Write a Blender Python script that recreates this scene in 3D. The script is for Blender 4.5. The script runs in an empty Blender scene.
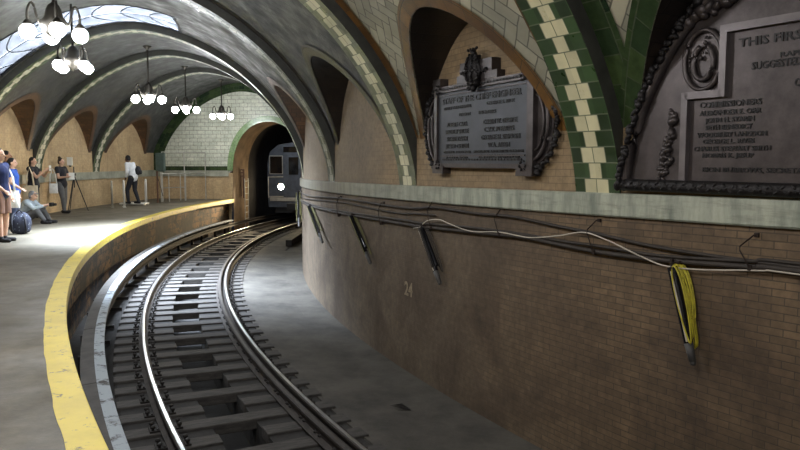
import bpy, bmesh, math, random
from mathutils import Vector, Matrix
random.seed(7)
PI = math.pi
sc = bpy.context.scene
COL = sc.collection
rad, deg = math.radians, math.degrees

# ------------------------------------------------------------------ station numbers (metres)
# the loop is a circle about the world origin; z = 0 is the platform
RW, RO = 36.29, 44.12            # track-side wall, platform wall
RTR = 38.94                      # track centre
RL, RR = 39.69, 38.19            # running rails
ZR, ZBED = -1.078, -1.36
RP = 40.60                       # platform edge
RC, HW = (RW + RO) / 2, (RO - RW) / 2 + .15
Z0, HV, NV = 1.174, 3.665, 1.76  # vault springing, rise, exponent
LEDGE = 1.335
TEND = 172.3                     # end wall
TB = 231.0                       # unseen wall added behind the camera for bounce
RIBS = [178.75, 184.45, 190.35, 197.95, 204.1, 210.0, 216.1, 222.2]

def ledge_top(t):
    """the track-side ledge falls gently towards the tunnel"""
    return LEDGE - .008 * (212.9 - max(186., t))
def P(r, t, z):
    a = rad(t)
    return Vector((r * math.cos(a), r * math.sin(a), z))

# ------------------------------------------------------------------ object helpers
def tag(o, label=None, cat=None, group=None, kind=None):
    if label: o['label'] = label
    if cat: o['category'] = cat
    if group: o['group'] = group
    if kind: o['kind'] = kind
    return o

def empty(name, loc=(0, 0, 0), rz=0.0):
    o = bpy.data.objects.new(name, None)
    COL.objects.link(o)
    o.location = loc
    o.rotation_euler = (0, 0, rz)
    o.empty_display_size = .1
    return o

def link(name, me, parent=None):
    o = bpy.data.objects.new(name, me)
    COL.objects.link(o)
    if parent: o.parent = parent
    return o

def copy_tree(o, parent=None):
    c = o.copy()
    COL.objects.link(c)
    if parent: c.parent = parent
    for ch in list(o.children):
        copy_tree(ch, c)
    return c

class MB:
    """collects shapes into one mesh"""
    def __init__(s):
        s.bm = bmesh.new()
        s.uv = s.bm.loops.layers.uv.new('UVMap')
    def box(s, c, size, rot=None, bevel=0):
        m = Matrix.Translation(c)
        if rot is not None: m = m @ rot
        m = m @ Matrix.Diagonal((size[0], size[1], size[2], 1))
        r = bmesh.ops.create_cube(s.bm, size=1, matrix=m)
        if bevel:
            es = list({e for v in r['verts'] for e in v.link_edges})
            bmesh.ops.bevel(s.bm, geom=es, offset=bevel, segments=2, affect='EDGES', profile=.5)
        return s
    def cone(s, p, q, r0, r1, n=10, caps=True):
        p, q = Vector(p), Vector(q)
        d = q - p
        L = d.length
        if L < 1e-6: return s
        m = Matrix.Translation((p + q) / 2) @ d.to_track_quat('Z', 'Y').to_matrix().to_4x4()
        bmesh.ops.create_cone(s.bm, cap_ends=caps, segments=n, radius1=r0, radius2=r1, depth=L, matrix=m)
        return s
    def sphere(s, c, r, n=12, rot=None):
        if not hasattr(r, '__len__'): r = (r, r, r)
        m = Matrix.Translation(c)
        if rot is not None: m = m @ rot
        m = m @ Matrix.Diagonal((r[0], r[1], r[2], 1))
        bmesh.ops.create_uvsphere(s.bm, u_segments=n, v_segments=max(6, n * 2 // 3), radius=1, matrix=m)
        return s
    def capsule(s, p, q, r0, r1, n=12):
        s.cone(p, q, r0, r1, n)
        s.sphere(p, r0, n)
        s.sphere(q, r1, n)
        return s
    def tube(s, pts, r, n=8, closed=False):
        pts = [Vector(p) for p in pts]
        N = len(pts)
        rings = []
        up = Vector((0, 0, 1))
        for i, p in enumerate(pts):
            a = pts[(i - 1) % N] if (closed or i > 0) else p
            b = pts[(i + 1) % N] if (closed or i < N - 1) else p
            t = (b - a).normalized()
            u = up if abs(t.dot(up)) < .95 else Vector((1, 0, 0))
            x = t.cross(u).normalized()
            y = x.cross(t).normalized()
            rr = r[i] if hasattr(r, '__len__') else r
            rings.append([s.bm.verts.new(p + (x * math.cos(2 * PI * k / n) + y * math.sin(2 * PI * k / n)) * rr) for k in range(n)])
        M = N if closed else N - 1
        for i in range(M):
            A, B = rings[i], rings[(i + 1) % N]
            for k in range(n):
                s.bm.faces.new((A[k], A[(k + 1) % n], B[(k + 1) % n], B[k]))
        if not closed:
            s.bm.faces.new(rings[0][::-1]); s.bm.faces.new(rings[-1])
        return s
    def lathe(s, prof, c=(0, 0, 0), n=20):
        c = Vector(c)
        rings = [[s.bm.verts.new(c + Vector((r * math.cos(2 * PI * k / n), r * math.sin(2 * PI * k / n), z))) for k in range(n)] for r, z in prof]
        for A, B in zip(rings, rings[1:]):
            for k in range(n):
                s.bm.faces.new((A[k], A[(k + 1) % n], B[(k + 1) % n], B[k]))
        if prof[0][0] > 1e-4: s.bm.faces.new(rings[0][::-1])
        if prof[-1][0] > 1e-4: s.bm.faces.new(rings[-1])
        return s
    def grid(s, rows, uvs=None):
        """rows of points -> quads"""
        V = [[s.bm.verts.new(p) for p in row] for row in rows]
        for i in range(len(V) - 1):
            for j in range(len(V[i]) - 1):
                ids = ((i, j), (i + 1, j), (i + 1, j + 1), (i, j + 1))
                pts = [V[a][b] for a, b in ids]
                try: f = s.bm.faces.new(pts)
                except ValueError: continue
                if uvs:
                    for l, (a, b) in zip(f.loops, ids): l[s.uv].uv = uvs[a][b]
        return s
    def sweep(s, prof, t0, t1, step=.75, closed=True, caps=True):
        """profile of (r, z) carried round the loop from angle t0 to t1; uv in metres"""
        n = max(1, int(math.ceil(abs(t1 - t0) / step)))
        pr = list(prof) + ([prof[0]] if closed else [])
        L = [0]
        for (a, b), (c, d) in zip(pr, pr[1:]): L.append(L[-1] + math.hypot(c - a, d - b))
        rm = sum(p[0] for p in prof) / len(prof)
        vr = []
        for i in range(n + 1):
            t = t0 + (t1 - t0) * i / n
            vr.append([s.bm.verts.new(P(r, t, z)) for r, z in prof])
        m = len(prof)
        for i in range(n):
            for j in range(len(pr) - 1):
                j2 = (j + 1) % m
                f = s.bm.faces.new((vr[i][j], vr[i + 1][j], vr[i + 1][j2], vr[i][j2]))
                for l, (a, b) in zip(f.loops, ((i, j), (i + 1, j), (i + 1, j + 1), (i, j + 1))):
                    tt = t0 + (t1 - t0) * a / n
                    l[s.uv].uv = (rm * rad(tt), L[b] + pr[0][1])
        if closed and caps:
            s.bm.faces.new(vr[0]); s.bm.faces.new(vr[-1][::-1])
        return s
    def prism(s, outline, y0, y1, f=None):
        """outline in local x,z extruded from y0 to y1"""
        f = f or (lambda x, y, z: Vector((x, y, z)))
        A = [s.bm.verts.new(f(x, y0, z)) for x, z in outline]
        B = [s.bm.verts.new(f(x, y1, z)) for x, z in outline]
        n = len(A)
        s.bm.faces.new(A); s.bm.faces.new(B[::-1])
        for i in range(n):
            s.bm.faces.new((A[i], A[(i + 1) % n], B[(i + 1) % n], B[i]))
        return s
    def mesh(s, name, mat=None, smooth=False, fix=True):
        if fix: bmesh.ops.recalc_face_normals(s.bm, faces=s.bm.faces[:])
        me = bpy.data.meshes.new(name)
        s.bm.to_mesh(me); s.bm.free()
        if mat: me.materials.append(mat)
        if smooth:
            for p in me.polygons: p.use_smooth = True
        return me
    def build(s, name, mat, parent=None, smooth=False, fix=True):
        return link(name, s.mesh(name, mat, smooth, fix), parent)

def autosmooth(o, ang=40):
    me = o.data
    for p in me.polygons: p.use_smooth = True
    me.set_sharp_from_angle(angle=rad(ang))
    return o

def struct(o, label=None, cat=None):
    o['kind'] = 'structure'
    if label: o['label'] = label
    if cat: o['category'] = cat
    return o

# ------------------------------------------------------------------ material helpers
class NT:
    def __init__(s, name):
        s.mat = bpy.data.materials.new(name)
        s.mat.use_nodes = True
        s.t = s.mat.node_tree
        s.bsdf = s.t.nodes['Principled BSDF']
        s.out = s.t.nodes['Material Output']
    def n(s, typ, **kw):
        nd = s.t.nodes.new(typ)
        for k, v in kw.items(): setattr(nd, k, v)
        return nd
    def put(s, sock, v):
        if isinstance(v, bpy.types.NodeSocket): s.t.links.new(v, sock)
        elif v is not None: sock.default_value = v
    def m(s, op, a, b=None, c=None):
        nd = s.n('ShaderNodeMath', operation=op)
        for i, v in enumerate((a, b, c)):
            if v is not None: s.put(nd.inputs[i], v)
        return nd.outputs[0]
    def mix(s, f, a, b, mode='MIX'):
        nd = s.n('ShaderNodeMix', data_type='RGBA', blend_type=mode)
        s.put(nd.inputs[0], f)
        for i, v in ((6, a), (7, b)):
            if isinstance(v, tuple) and len(v) == 3: v = (*v, 1)
            s.put(nd.inputs[i], v)
        return nd.outputs[2]
    def ramp(s, f, a, b, lo=0., hi=1.):
        nd = s.n('ShaderNodeMapRange')
        nd.clamp = True
        s.put(nd.inputs[0], f)
        nd.inputs[1].default_value = lo; nd.inputs[2].default_value = hi
        nd.inputs[3].default_value = a; nd.inputs[4].default_value = b
        return nd.outputs[0]
    def coord(s, kind='Object'):
        return s.n('ShaderNodeTexCoord').outputs[kind]
    def noise(s, co, scale, detail=4, rough=.6, dist=0):
        nd = s.n('ShaderNodeTexNoise')
        s.put(nd.inputs['Vector'], co)
        nd.inputs['Scale'].default_value = scale
        nd.inputs['Detail'].default_value = detail
        nd.inputs['Roughness'].default_value = rough
        nd.inputs['Distortion'].default_value = dist
        return nd.outputs[0]
    def scaled(s, co, v):
        nd = s.n('ShaderNodeMapping')
        s.put(nd.inputs[0], co)
        nd.inputs['Scale'].default_value = v
        return nd.outputs[0]
    def bump(s, h, strength=.3, dist=.01):
        nd = s.n('ShaderNodeBump')
        nd.inputs['Strength'].default_value = strength
        nd.inputs['Distance'].default_value = dist
        s.put(nd.inputs['Height'], h)
        s.t.links.new(nd.outputs[0], s.bsdf.inputs['Normal'])
    def col(s, c): s.put(s.bsdf.inputs['Base Color'], c if not (isinstance(c, tuple) and len(c) == 3) else (*c, 1))
    def rough(s, v): s.put(s.bsdf.inputs['Roughness'], v)
    def metal(s, v): s.put(s.bsdf.inputs['Metallic'], v)

def srgb(r, g, b):
    f = lambda c: (c / 255 / 12.92) if c / 255 <= .04045 else ((c / 255 + .055) / 1.055) ** 2.4
    return (f(r), f(g), f(b))
def mul(c, k): return tuple(min(1, x * k) for x in c)

MATS = {}
def plain(name, c, rough=.6, metal=0., var=.25, scale=6., bump=.0, c2=None):
    """one-colour material with a mottled procedural variation"""
    if name in MATS: return MATS[name]
    t = NT(name)
    co = t.coord()
    f = t.ramp(t.noise(co, scale, 5), 0, 1, .3, .7)
    t.col(t.mix(f, mul(c, 1 - var), c2 if c2 else mul(c, 1 + var)))
    t.rough(rough); t.metal(metal)
    if bump: t.bump(t.noise(co, scale * 4, 4), bump, .01)
    MATS[name] = t.mat
    return t.mat

def emit(name, c, strength):
    t = NT(name)
    t.col((0, 0, 0))
    t.put(t.bsdf.inputs['Emission Color'], (*c, 1))
    t.bsdf.inputs['Emission Strength'].default_value = strength
    return t.mat

def brickmat(name, c1, c2, mortar, w=.205, h=.067, m=.006, stain=None, stain_amt=.5, rough=.8, bias=0., bumpk=.5, vstreak=.3, coat=None, coat_at=None):
    t = NT(name)
    uv = t.coord('UV'); ob = t.coord('Object')
    b = t.n('ShaderNodeTexBrick')
    t.put(b.inputs['Vector'], uv)
    b.inputs['Scale'].default_value = 1
    b.inputs['Brick Width'].default_value = w
    b.inputs['Row Height'].default_value = h
    b.inputs['Mortar Size'].default_value = m
    b.inputs['Mortar Smooth'].default_value = .3
    b.inputs['Bias'].default_value = bias
    b.inputs['Color1'].default_value = (*c1, 1); b.inputs['Color2'].default_value = (*c2, 1)
    b.inputs['Mortar'].default_value = (*mortar, 1)
    c = b.outputs[0]
    if coat:
        sx = t.n('ShaderNodeSeparateXYZ'); t.put(sx.inputs[0], uv)
        e = t.m('ADD', sx.outputs[0], t.m('MULTIPLY', t.noise(ob, 1.1, 6, .7), 3.0))
        cm = t.ramp(e, .9, .12, coat_at[0], coat_at[1])
        c = t.mix(cm, c, t.mix(t.ramp(t.noise(ob, 1.7, 6, .65), 0, 1, .35, .65), coat, mul(coat, .72)))
    if stain:
        big = t.ramp(t.noise(ob, .9, 6, .65, .5), 0, stain_amt, .42, .68)
        c = t.mix(big, c, stain)
        streak = t.ramp(t.noise(t.scaled(ob, (5, 5, .5)), 1.0, 5, .6), 0, vstreak, .52, .75)
        c = t.mix(streak, c, mul(stain, .6))
        fine = t.ramp(t.noise(ob, 14, 4), .78, 1.15, .3, .7)
        nd = t.n('ShaderNodeCombineColor'); [t.put(nd.inputs[i], fine) for i in range(3)]
        c = t.mix(1.0, c, nd.outputs[0], 'MULTIPLY')
    t.col(c); t.rough(rough)
    hgt = t.m('ADD', t.m('MULTIPLY', b.outputs['Fac'], -1.0), t.m('MULTIPLY', t.noise(ob, 40, 3), .35))
    t.bump(hgt, bumpk, .004)
    return t.mat

def herring(name, c1, c2, mortar, unit=.15, dirt=(.03, .03, .03), dirt_amt=.6, rough=.55):
    """true two-to-one herringbone laid at 45 degrees"""
    t = NT(name)
    uv = t.coord('UV'); ob = t.coord('Object')
    mp = t.n('ShaderNodeMapping')
    t.put(mp.inputs[0], uv)
    mp.inputs['Rotation'].default_value = (0, 0, rad(45))
    mp.inputs['Scale'].default_value = (1 / unit,) * 3
    xy = t.n('ShaderNodeSeparateXYZ'); t.put(xy.inputs[0], mp.outputs[0])
    x, y = xy.outputs[0], xy.outputs[1]
    i, j = t.m('FLOOR', x), t.m('FLOOR', y)
    fx, fy = t.m('SUBTRACT', x, i), t.m('SUBTRACT', y, j)
    k = t.m('FLOORED_MODULO', t.m('SUBTRACT', i, j), 4.0)
    is_ = [t.m('COMPARE', k, float(q), .1) for q in range(4)]
    dL = t.m('ADD', fx, t.m('MULTIPLY', is_[1], 9.))
    dR = t.m('ADD', t.m('SUBTRACT', 1., fx), t.m('MULTIPLY', is_[0], 9.))
    dB = t.m('ADD', fy, t.m('MULTIPLY', is_[2], 9.))
    dT = t.m('ADD', t.m('SUBTRACT', 1., fy), t.m('MULTIPLY', is_[3], 9.))
    d = t.m('MINIMUM', t.m('MINIMUM', dL, dR), t.m('MINIMUM', dB, dT))
    joint = t.ramp(d, 1, 0, .03, .07)
    cb = t.n('ShaderNodeCombineXYZ')
    t.put(cb.inputs[0], t.m('SUBTRACT', i, is_[1])); t.put(cb.inputs[1], t.m('SUBTRACT', j, is_[2]))
    wn = t.n('ShaderNodeTexWhiteNoise', noise_dimensions='3D'); t.put(wn.inputs['Vector'], cb.outputs[0])
    c = t.mix(wn.outputs['Value'], c1, c2)
    c = t.mix(t.m('MULTIPLY', joint, .8), c, mortar)
    g = t.ramp(t.noise(ob, .8, 6, .65), 0, dirt_amt, .3, .65)
    c = t.mix(g, c, dirt)
    t.col(c); t.rough(t.ramp(t.noise(ob, 3, 4), rough * .7, rough * 1.6, .3, .7))
    t.bump(t.m('ADD', t.m('MULTIPLY', joint, -1.), t.m('MULTIPLY', wn.outputs['Value'], .3)), .4, .004)
    return t.mat

def ribmat(name, green, cream, mortar, hw=.26, rough=.25, dirt=.3):
    """green glazed tile with a running cream chequer; uv u across the rib, v along it"""
    t = NT(name)
    uv = t.coord('UV'); ob = t.coord('Object')
    s = t.n('ShaderNodeSeparateXYZ'); t.put(s.inputs[0], uv)
    u, v = t.m('ABSOLUTE', s.outputs[0]), s.outputs[1]
    h = .155
    q = t.m('DIVIDE', v, h)
    j = t.m('FLOOR', q); fv = t.m('SUBTRACT', q, j)
    even = t.m('COMPARE', t.m('FLOORED_MODULO', j, 2.), 0., .1)
    half = t.m('ADD', .074, t.m('MULTIPLY', even, .072))
    isc = t.m('LESS_THAN', u, half)
    e = t.m('ABSOLUTE', t.m('SUBTRACT', u, half))
    e = t.m('MINIMUM', e, t.m('ADD', u, t.m('MULTIPLY', t.m('SUBTRACT', 1., even), 9.)))
    e = t.m('MINIMUM', e, t.m('MULTIPLY', t.m('MINIMUM', fv, t.m('SUBTRACT', 1., fv)), h))
    joint = t.ramp(e, 1, 0, .003, .007)
    cb = t.n('ShaderNodeCombineXYZ')
    t.put(cb.inputs[0], t.m('FLOOR', t.m('MULTIPLY', s.outputs[0], 7.6))); t.put(cb.inputs[1], j)
    wn = t.n('ShaderNodeTexWhiteNoise', noise_dimensions='3D'); t.put(wn.inputs['Vector'], cb.outputs[0])
    g = t.mix(wn.outputs['Value'], mul(green, .5), mul(green, 1.45))
    c = t.mix(isc, g, t.mix(wn.outputs['Value'], mul(cream, .85), mul(cream, 1.1)))
    c = t.mix(joint, c, mortar)
    c = t.mix(t.ramp(t.noise(ob, 2.2, 5), 0, dirt, .4, .7), c, (.02, .02, .018))
    t.col(c); t.rough(t.ramp(t.noise(ob, 8, 3), rough, rough + .3, .3, .7))
    t.bump(t.m('MULTIPLY', joint, -1.), .4, .004)
    return t.mat

# ------------------------------------------------------------------ materials
M = {}
def RWU(t): return (2 * RW + 2 * (RW - .4)) / 4 * rad(t) + 1.5
M['wallbrick'] = brickmat('brown_wall_brick', srgb(120, 98, 72), srgb(100, 82, 60), srgb(72, 60, 46), w=.19, h=.057, m=.005, stain=srgb(66, 53, 41), stain_amt=.9, coat=srgb(104, 91, 75), coat_at=(RWU(205.5), RWU(210.5)))
M['tympbrick'] = brickmat('tan_tympanum_brick', srgb(146, 124, 92), srgb(134, 112, 82), srgb(110, 92, 68), m=.004, stain=srgb(112, 98, 78), stain_amt=.7, coat=srgb(112, 98, 80), coat_at=(RWU(201.5), RWU(204.2)))
M['platwall'] = brickmat('ochre_wall_brick', srgb(196, 170, 130), srgb(190, 162, 122), srgb(178, 152, 114), m=.003, stain=srgb(156, 128, 94), stain_amt=.7, vstreak=.4, bumpk=.1)
def facemat():
    t = NT('sooty_platform_face')
    uv = t.coord('UV'); ob = t.coord('Object')
    b = t.n('ShaderNodeTexBrick'); t.put(b.inputs['Vector'], uv)
    b.inputs['Scale'].default_value = 1; b.inputs['Brick Width'].default_value = .6; b.inputs['Row Height'].default_value = .22
    b.inputs['Mortar Size'].default_value = .012
    b.inputs['Color1'].default_value = (*srgb(140, 100, 56), 1); b.inputs['Color2'].default_value = (*srgb(112, 80, 46), 1); b.inputs['Mortar'].default_value = (*srgb(44, 32, 22), 1)
    c = t.mix(t.ramp(t.noise(ob, 1.0, 6, .7), .1, .95, .40, .56), b.outputs[0], srgb(34, 26, 18))
    c = t.mix(t.ramp(t.noise(t.scaled(ob, (1, 1, 1.6)), 4.2, 3, .55), 0, .97, .53, .57), c, srgb(12, 10, 8))
    t.col(c); t.rough(.85); t.bump(t.noise(ob, 12, 5, .7), .5, .02)
    return t.mat
M['edgeface'] = facemat()
M['whitetile'] = brickmat('white_glazed_tile', srgb(214, 214, 196), srgb(196, 198, 180), srgb(140, 142, 130), w=.34, h=.16, m=.010, stain=srgb(150, 150, 132), stain_amt=.35, rough=.25, bumpk=.2)
M['greentile'] = brickmat('green_glazed_tile', srgb(62, 78, 44), srgb(30, 46, 30), srgb(70, 78, 58), w=.25, h=.15, m=.006, stain=srgb(26, 40, 24), stain_amt=.5, rough=.25, bumpk=.3)
M['paletile'] = brickmat('pale_portal_tile', srgb(150, 168, 130), srgb(120, 148, 96), srgb(110, 120, 96), w=.25, h=.15, m=.006, stain=srgb(80, 110, 60), stain_amt=.6, rough=.25)
M['browntile'] = brickmat('brown_glazed_tile', srgb(116, 82, 38), srgb(86, 60, 30), srgb(50, 38, 24), w=.25, h=.12, m=.005, stain=srgb(44, 34, 24), stain_amt=.6, rough=.35)
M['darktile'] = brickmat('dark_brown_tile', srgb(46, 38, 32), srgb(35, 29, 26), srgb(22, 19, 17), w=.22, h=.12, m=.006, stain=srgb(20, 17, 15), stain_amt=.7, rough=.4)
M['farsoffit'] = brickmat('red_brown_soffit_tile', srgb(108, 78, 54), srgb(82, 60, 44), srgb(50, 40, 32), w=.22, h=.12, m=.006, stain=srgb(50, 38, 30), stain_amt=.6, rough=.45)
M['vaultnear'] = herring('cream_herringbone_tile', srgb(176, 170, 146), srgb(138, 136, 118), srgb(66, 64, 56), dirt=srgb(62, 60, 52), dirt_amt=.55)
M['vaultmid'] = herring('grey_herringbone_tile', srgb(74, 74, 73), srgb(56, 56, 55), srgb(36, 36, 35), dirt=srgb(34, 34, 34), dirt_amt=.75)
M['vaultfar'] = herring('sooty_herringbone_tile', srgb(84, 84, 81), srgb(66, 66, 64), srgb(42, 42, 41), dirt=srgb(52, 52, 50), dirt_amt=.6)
M['ribgreen'] = ribmat('green_cream_rib_tile', srgb(50, 70, 40), srgb(206, 198, 160), srgb(96, 104, 80), dirt=.25)
M['ribolive'] = ribmat('olive_cream_rib_tile', srgb(82, 88, 68), srgb(190, 186, 160), srgb(70, 72, 60), dirt=.4)
M['ribdark'] = ribmat('dark_grey_rib_tile', srgb(48, 58, 46), srgb(150, 150, 138), srgb(56, 58, 52), dirt=.5)  # darker, greyer version of the rib tile
M['ribfar'] = ribmat('bright_green_rib_tile', srgb(60, 78, 48), srgb(212, 208, 186), srgb(90, 94, 80), dirt=.2)
M['ribside'] = plain('dark_rib_edge_tile', srgb(46, 46, 40), .6, var=.4, scale=5)
def ledgemat():
    t = NT('pale_stone_ledge')
    co = t.coord(); uv = t.coord('UV')
    sx = t.n('ShaderNodeSeparateXYZ'); t.put(sx.inputs[0], uv)
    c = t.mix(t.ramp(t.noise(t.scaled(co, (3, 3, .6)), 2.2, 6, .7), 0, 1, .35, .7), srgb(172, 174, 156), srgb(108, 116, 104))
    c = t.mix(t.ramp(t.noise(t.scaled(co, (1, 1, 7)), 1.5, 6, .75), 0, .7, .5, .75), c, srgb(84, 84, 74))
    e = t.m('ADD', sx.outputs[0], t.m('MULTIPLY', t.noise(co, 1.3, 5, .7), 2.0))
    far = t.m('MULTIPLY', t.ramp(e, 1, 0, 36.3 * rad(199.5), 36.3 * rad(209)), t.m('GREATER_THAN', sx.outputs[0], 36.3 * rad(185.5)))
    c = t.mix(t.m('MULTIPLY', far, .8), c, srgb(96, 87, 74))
    t.col(c); t.rough(.6); t.bump(t.noise(co, 20, 4), .2, .01)
    return t.mat
M['ledge'] = ledgemat()
M['ledgeclean'] = (lambda t: (t.col(t.mix(t.ramp(t.noise(t.coord(), 2.2, 6, .7), 0, 1, .35, .7), srgb(172, 170, 152), srgb(120, 122, 108))), t.rough(.6), t.mat)[-1])(NT('clean_stone_ledge'))
M['platform'] = (lambda t: (t.col(t.mix(t.ramp(t.noise(t.coord(), 5, 6, .7), 0, .6, .35, .75), t.mix(t.ramp(t.noise(t.coord(), .7, 6, .65), 0, 1, .35, .65), srgb(86, 80, 66), srgb(114, 107, 91)), srgb(62, 57, 47))), t.rough(t.ramp(t.noise(t.coord(), 1.3, 4), .45, .8, .3, .7)), t.bump(t.noise(t.coord(), 30, 5, .7), .25, .01), t.mat)[-1])(NT('worn_platform_concrete'))
def yellowmat():
    t = NT('worn_yellow_paint')
    co = t.coord()
    worn = t.ramp(t.noise(co, 7, 8, .75), 0, 1, .57, .64)
    grime = t.ramp(t.noise(co, 2.2, 5, .65), 0, .45, .4, .75)
    c = t.mix(grime, srgb(214, 190, 56), srgb(158, 134, 50))
    t.col(t.mix(worn, c, srgb(110, 98, 80))); t.rough(.55)
    t.bump(t.m('MULTIPLY', worn, -1.), .3, .004)
    return t.mat
M['yellow'] = yellowmat()
M['bed'] = (lambda t: (t.col(t.mix(t.ramp(t.noise(t.coord(), 1.4, 7, .7), 0, 1, .38, .66), srgb(84, 80, 73), srgb(54, 51, 47))), t.rough(.85), t.bump(t.noise(t.coord(), 25, 5, .7), .4, .02), t.mat)[-1])(NT('dusty_track_bed'))
M['slab'] = plain('sooty_track_slab', srgb(38, 36, 34), .9, var=.5, scale=4, bump=.5)
M['trough'] = plain('dark_drain_trough', srgb(20, 19, 18), .9, var=.5, scale=5, bump=.4)  # near-black base colour for the trough floor
M['tie'] = (lambda t: (t.col(t.mix(t.ramp(t.noise(t.scaled(t.coord(), (9, 2.2, 9)), 2, 6, .7), 0, 1, .35, .7), srgb(74, 70, 66), srgb(34, 32, 30))), t.rough(.85), t.bump(t.noise(t.scaled(t.coord(), (20, 3, 20)), 2, 5), .5, .01), t.mat)[-1])(NT('weathered_timber'))
M['plate'] = plain('rusty_tie_plate', srgb(34, 30, 27), .7, .3, var=.4, scale=15, bump=.3)
M['railside'] = plain('rusty_rail_steel', srgb(48, 42, 38), .75, .2, var=.35, scale=8)
M['railtop'] = plain('polished_rail_steel', srgb(200, 202, 204), .3, 1., var=.05, scale=8)
M['guardtop'] = plain('dull_rail_steel', srgb(74, 70, 67), .6, .6, var=.2, scale=8)
def boardmat():
    t = NT('pale_grey_cover_board')
    co = t.coord()
    worn = t.ramp(t.noise(co, 3.5, 7, .75), 0, 1, .52, .60)
    t.col(t.mix(worn, srgb(158, 166, 172), srgb(80, 78, 76))); t.rough(.85)
    return t.mat
M['board'] = boardmat()
M['boardside'] = plain('grimy_cover_board', srgb(62, 58, 54), .75, var=.4, scale=5)
M['bronze'] = (lambda t: (t.col(t.mix(t.ramp(t.noise(t.coord(), 5, 6, .7), 0, 1, .35, .7), srgb(80, 73, 72), srgb(54, 49, 48))), t.rough(.42), t.metal(.55), t.bump(t.noise(t.coord(), 30, 4), .15, .006), t.mat)[-1])(NT('aged_bronze'))
M['bronzelight'] = plain('grey_bronze_panel', srgb(62, 64, 69), .5, .4, var=.2, scale=4, bump=.05)
M['bronzedark'] = plain('blackened_bronze', srgb(36, 33, 33), .5, .5, var=.35, scale=18, bump=.4)
M['letter'] = plain('dark_bronze_letter', srgb(24, 22, 22), .5, .3, var=.2)
M['cable'] = plain('black_cable_rubber', srgb(50, 43, 37), .7, var=.3, scale=6)
M['whitewire'] = plain('white_wire', srgb(186, 176, 160), .5, var=.15)
M['hook'] = plain('rusted_iron_hook', srgb(44, 33, 26), .8, .3, var=.4, scale=20)
M['wand'] = plain('black_glossy_tube', srgb(20, 20, 24), .22, var=.2)
M['yellowcord'] = plain('yellow_cord', srgb(178, 166, 46), .55, var=.3, scale=20)
M['olivecord'] = plain('dusty_olive_cord', srgb(96, 92, 50), .6, var=.25, scale=20)
M['greygrip'] = plain('grey_rubber_grip', srgb(70, 68, 66), .6, var=.2)
M['chain'] = plain('dark_chandelier_metal', srgb(58, 54, 48), .45, .7, var=.3)
M['brass'] = plain('dull_chandelier_brass', srgb(66, 62, 56), .5, .6, var=.25)
M['lead'] = plain('lead_came', srgb(30, 32, 36), .6, .4, var=.3)
M['graffiti'] = plain('faded_white_chalk', srgb(136, 122, 100), .9, var=.3, scale=20)
M['bulb'] = emit('lit_globe', (.93, .97, 1.0), 135)
M['fillbulb'] = emit('added_fill_globe', (.97, .97, 1.0), 150)  # globes of the chandeliers added out of view
M['headlamp'] = emit('lit_headlamp', (1, .80, .50), 160)
M['steel'] = plain('stainless_car_steel', srgb(84, 90, 100), .45, .7, var=.3, scale=3)
M['carglass'] = plain('dark_car_glass', srgb(14, 17, 22), .08, var=.2)
M['black'] = plain('black_rubber', srgb(16, 16, 17), .6, var=.3)
M['galv'] = plain('galvanised_pipe', srgb(176, 172, 162), .4, .5, var=.2)
M['rustpost'] = plain('rust_brown_post', srgb(92, 64, 48), .6, .2, var=.3)
M['greenbox'] = plain('grey_green_box', srgb(70, 84, 76), .5, .2, var=.2)
M['white'] = plain('white_paint', srgb(224, 222, 214), .5, var=.06)
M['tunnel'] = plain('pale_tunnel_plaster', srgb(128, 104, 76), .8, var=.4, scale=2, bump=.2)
M['tunneldark'] = plain('dark_tunnel_lining', srgb(38, 37, 40), .85, var=.4, scale=2, bump=.2)  # darker colour used beyond the reveal
M['bouncewall'] = plain('bounce_back_wall', srgb(90, 82, 70), .8, var=.3, scale=2)  # for the wall added out of view to bounce light

# ------------------------------------------------------------------ the shell
def sweepobj(name, prof, t0, t1, mat, closed=True, step=.75, label=None, cat=None):
    mb = MB(); mb.sweep(prof, t0, t1, step, closed)
    return struct(mb.build(name, mat), label, cat)

sweepobj('floor', [(RP + .02, 0), (RO + .3, 0), (RO + .3, -.3), (RP + .3, -.3), (RP + .3, -.16), (RP + .02, -.16)], TEND, TB, M['platform'], label='worn grey concrete platform floor beside the curved track', cat='floor')
# yellow edge: uneven painted strip capping the platform edge
mb = MB(); rows = []
n = 260
for i in range(n + 1):
    t = TEND + (TB - TEND) * i / n
    j = .006 * math.sin(i * .9) * math.sin(i * .37) + random.uniform(-.003, .003)
    w = .205 + j
    rows.append([P(RP + .02, t, -.15), P(RP + .002, t, -.13), P(RP, t, -.004), P(RP + .006, t, .004), P(RP + w, t, .004), P(RP + w, t, .0)])
mb.grid(rows)
struct(mb.build('trim_1', M['yellow']), 'worn yellow painted strip along the platform edge', 'edge strip')
sweepobj('wall_front', [(RP + .24, -.17), (RP + .6, -.17), (RP + .6, ZBED - .1), (RP + .24, ZBED - .1)], TEND, TB, M['edgeface'], label='brown brick face under the platform edge', cat='wall')
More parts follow.
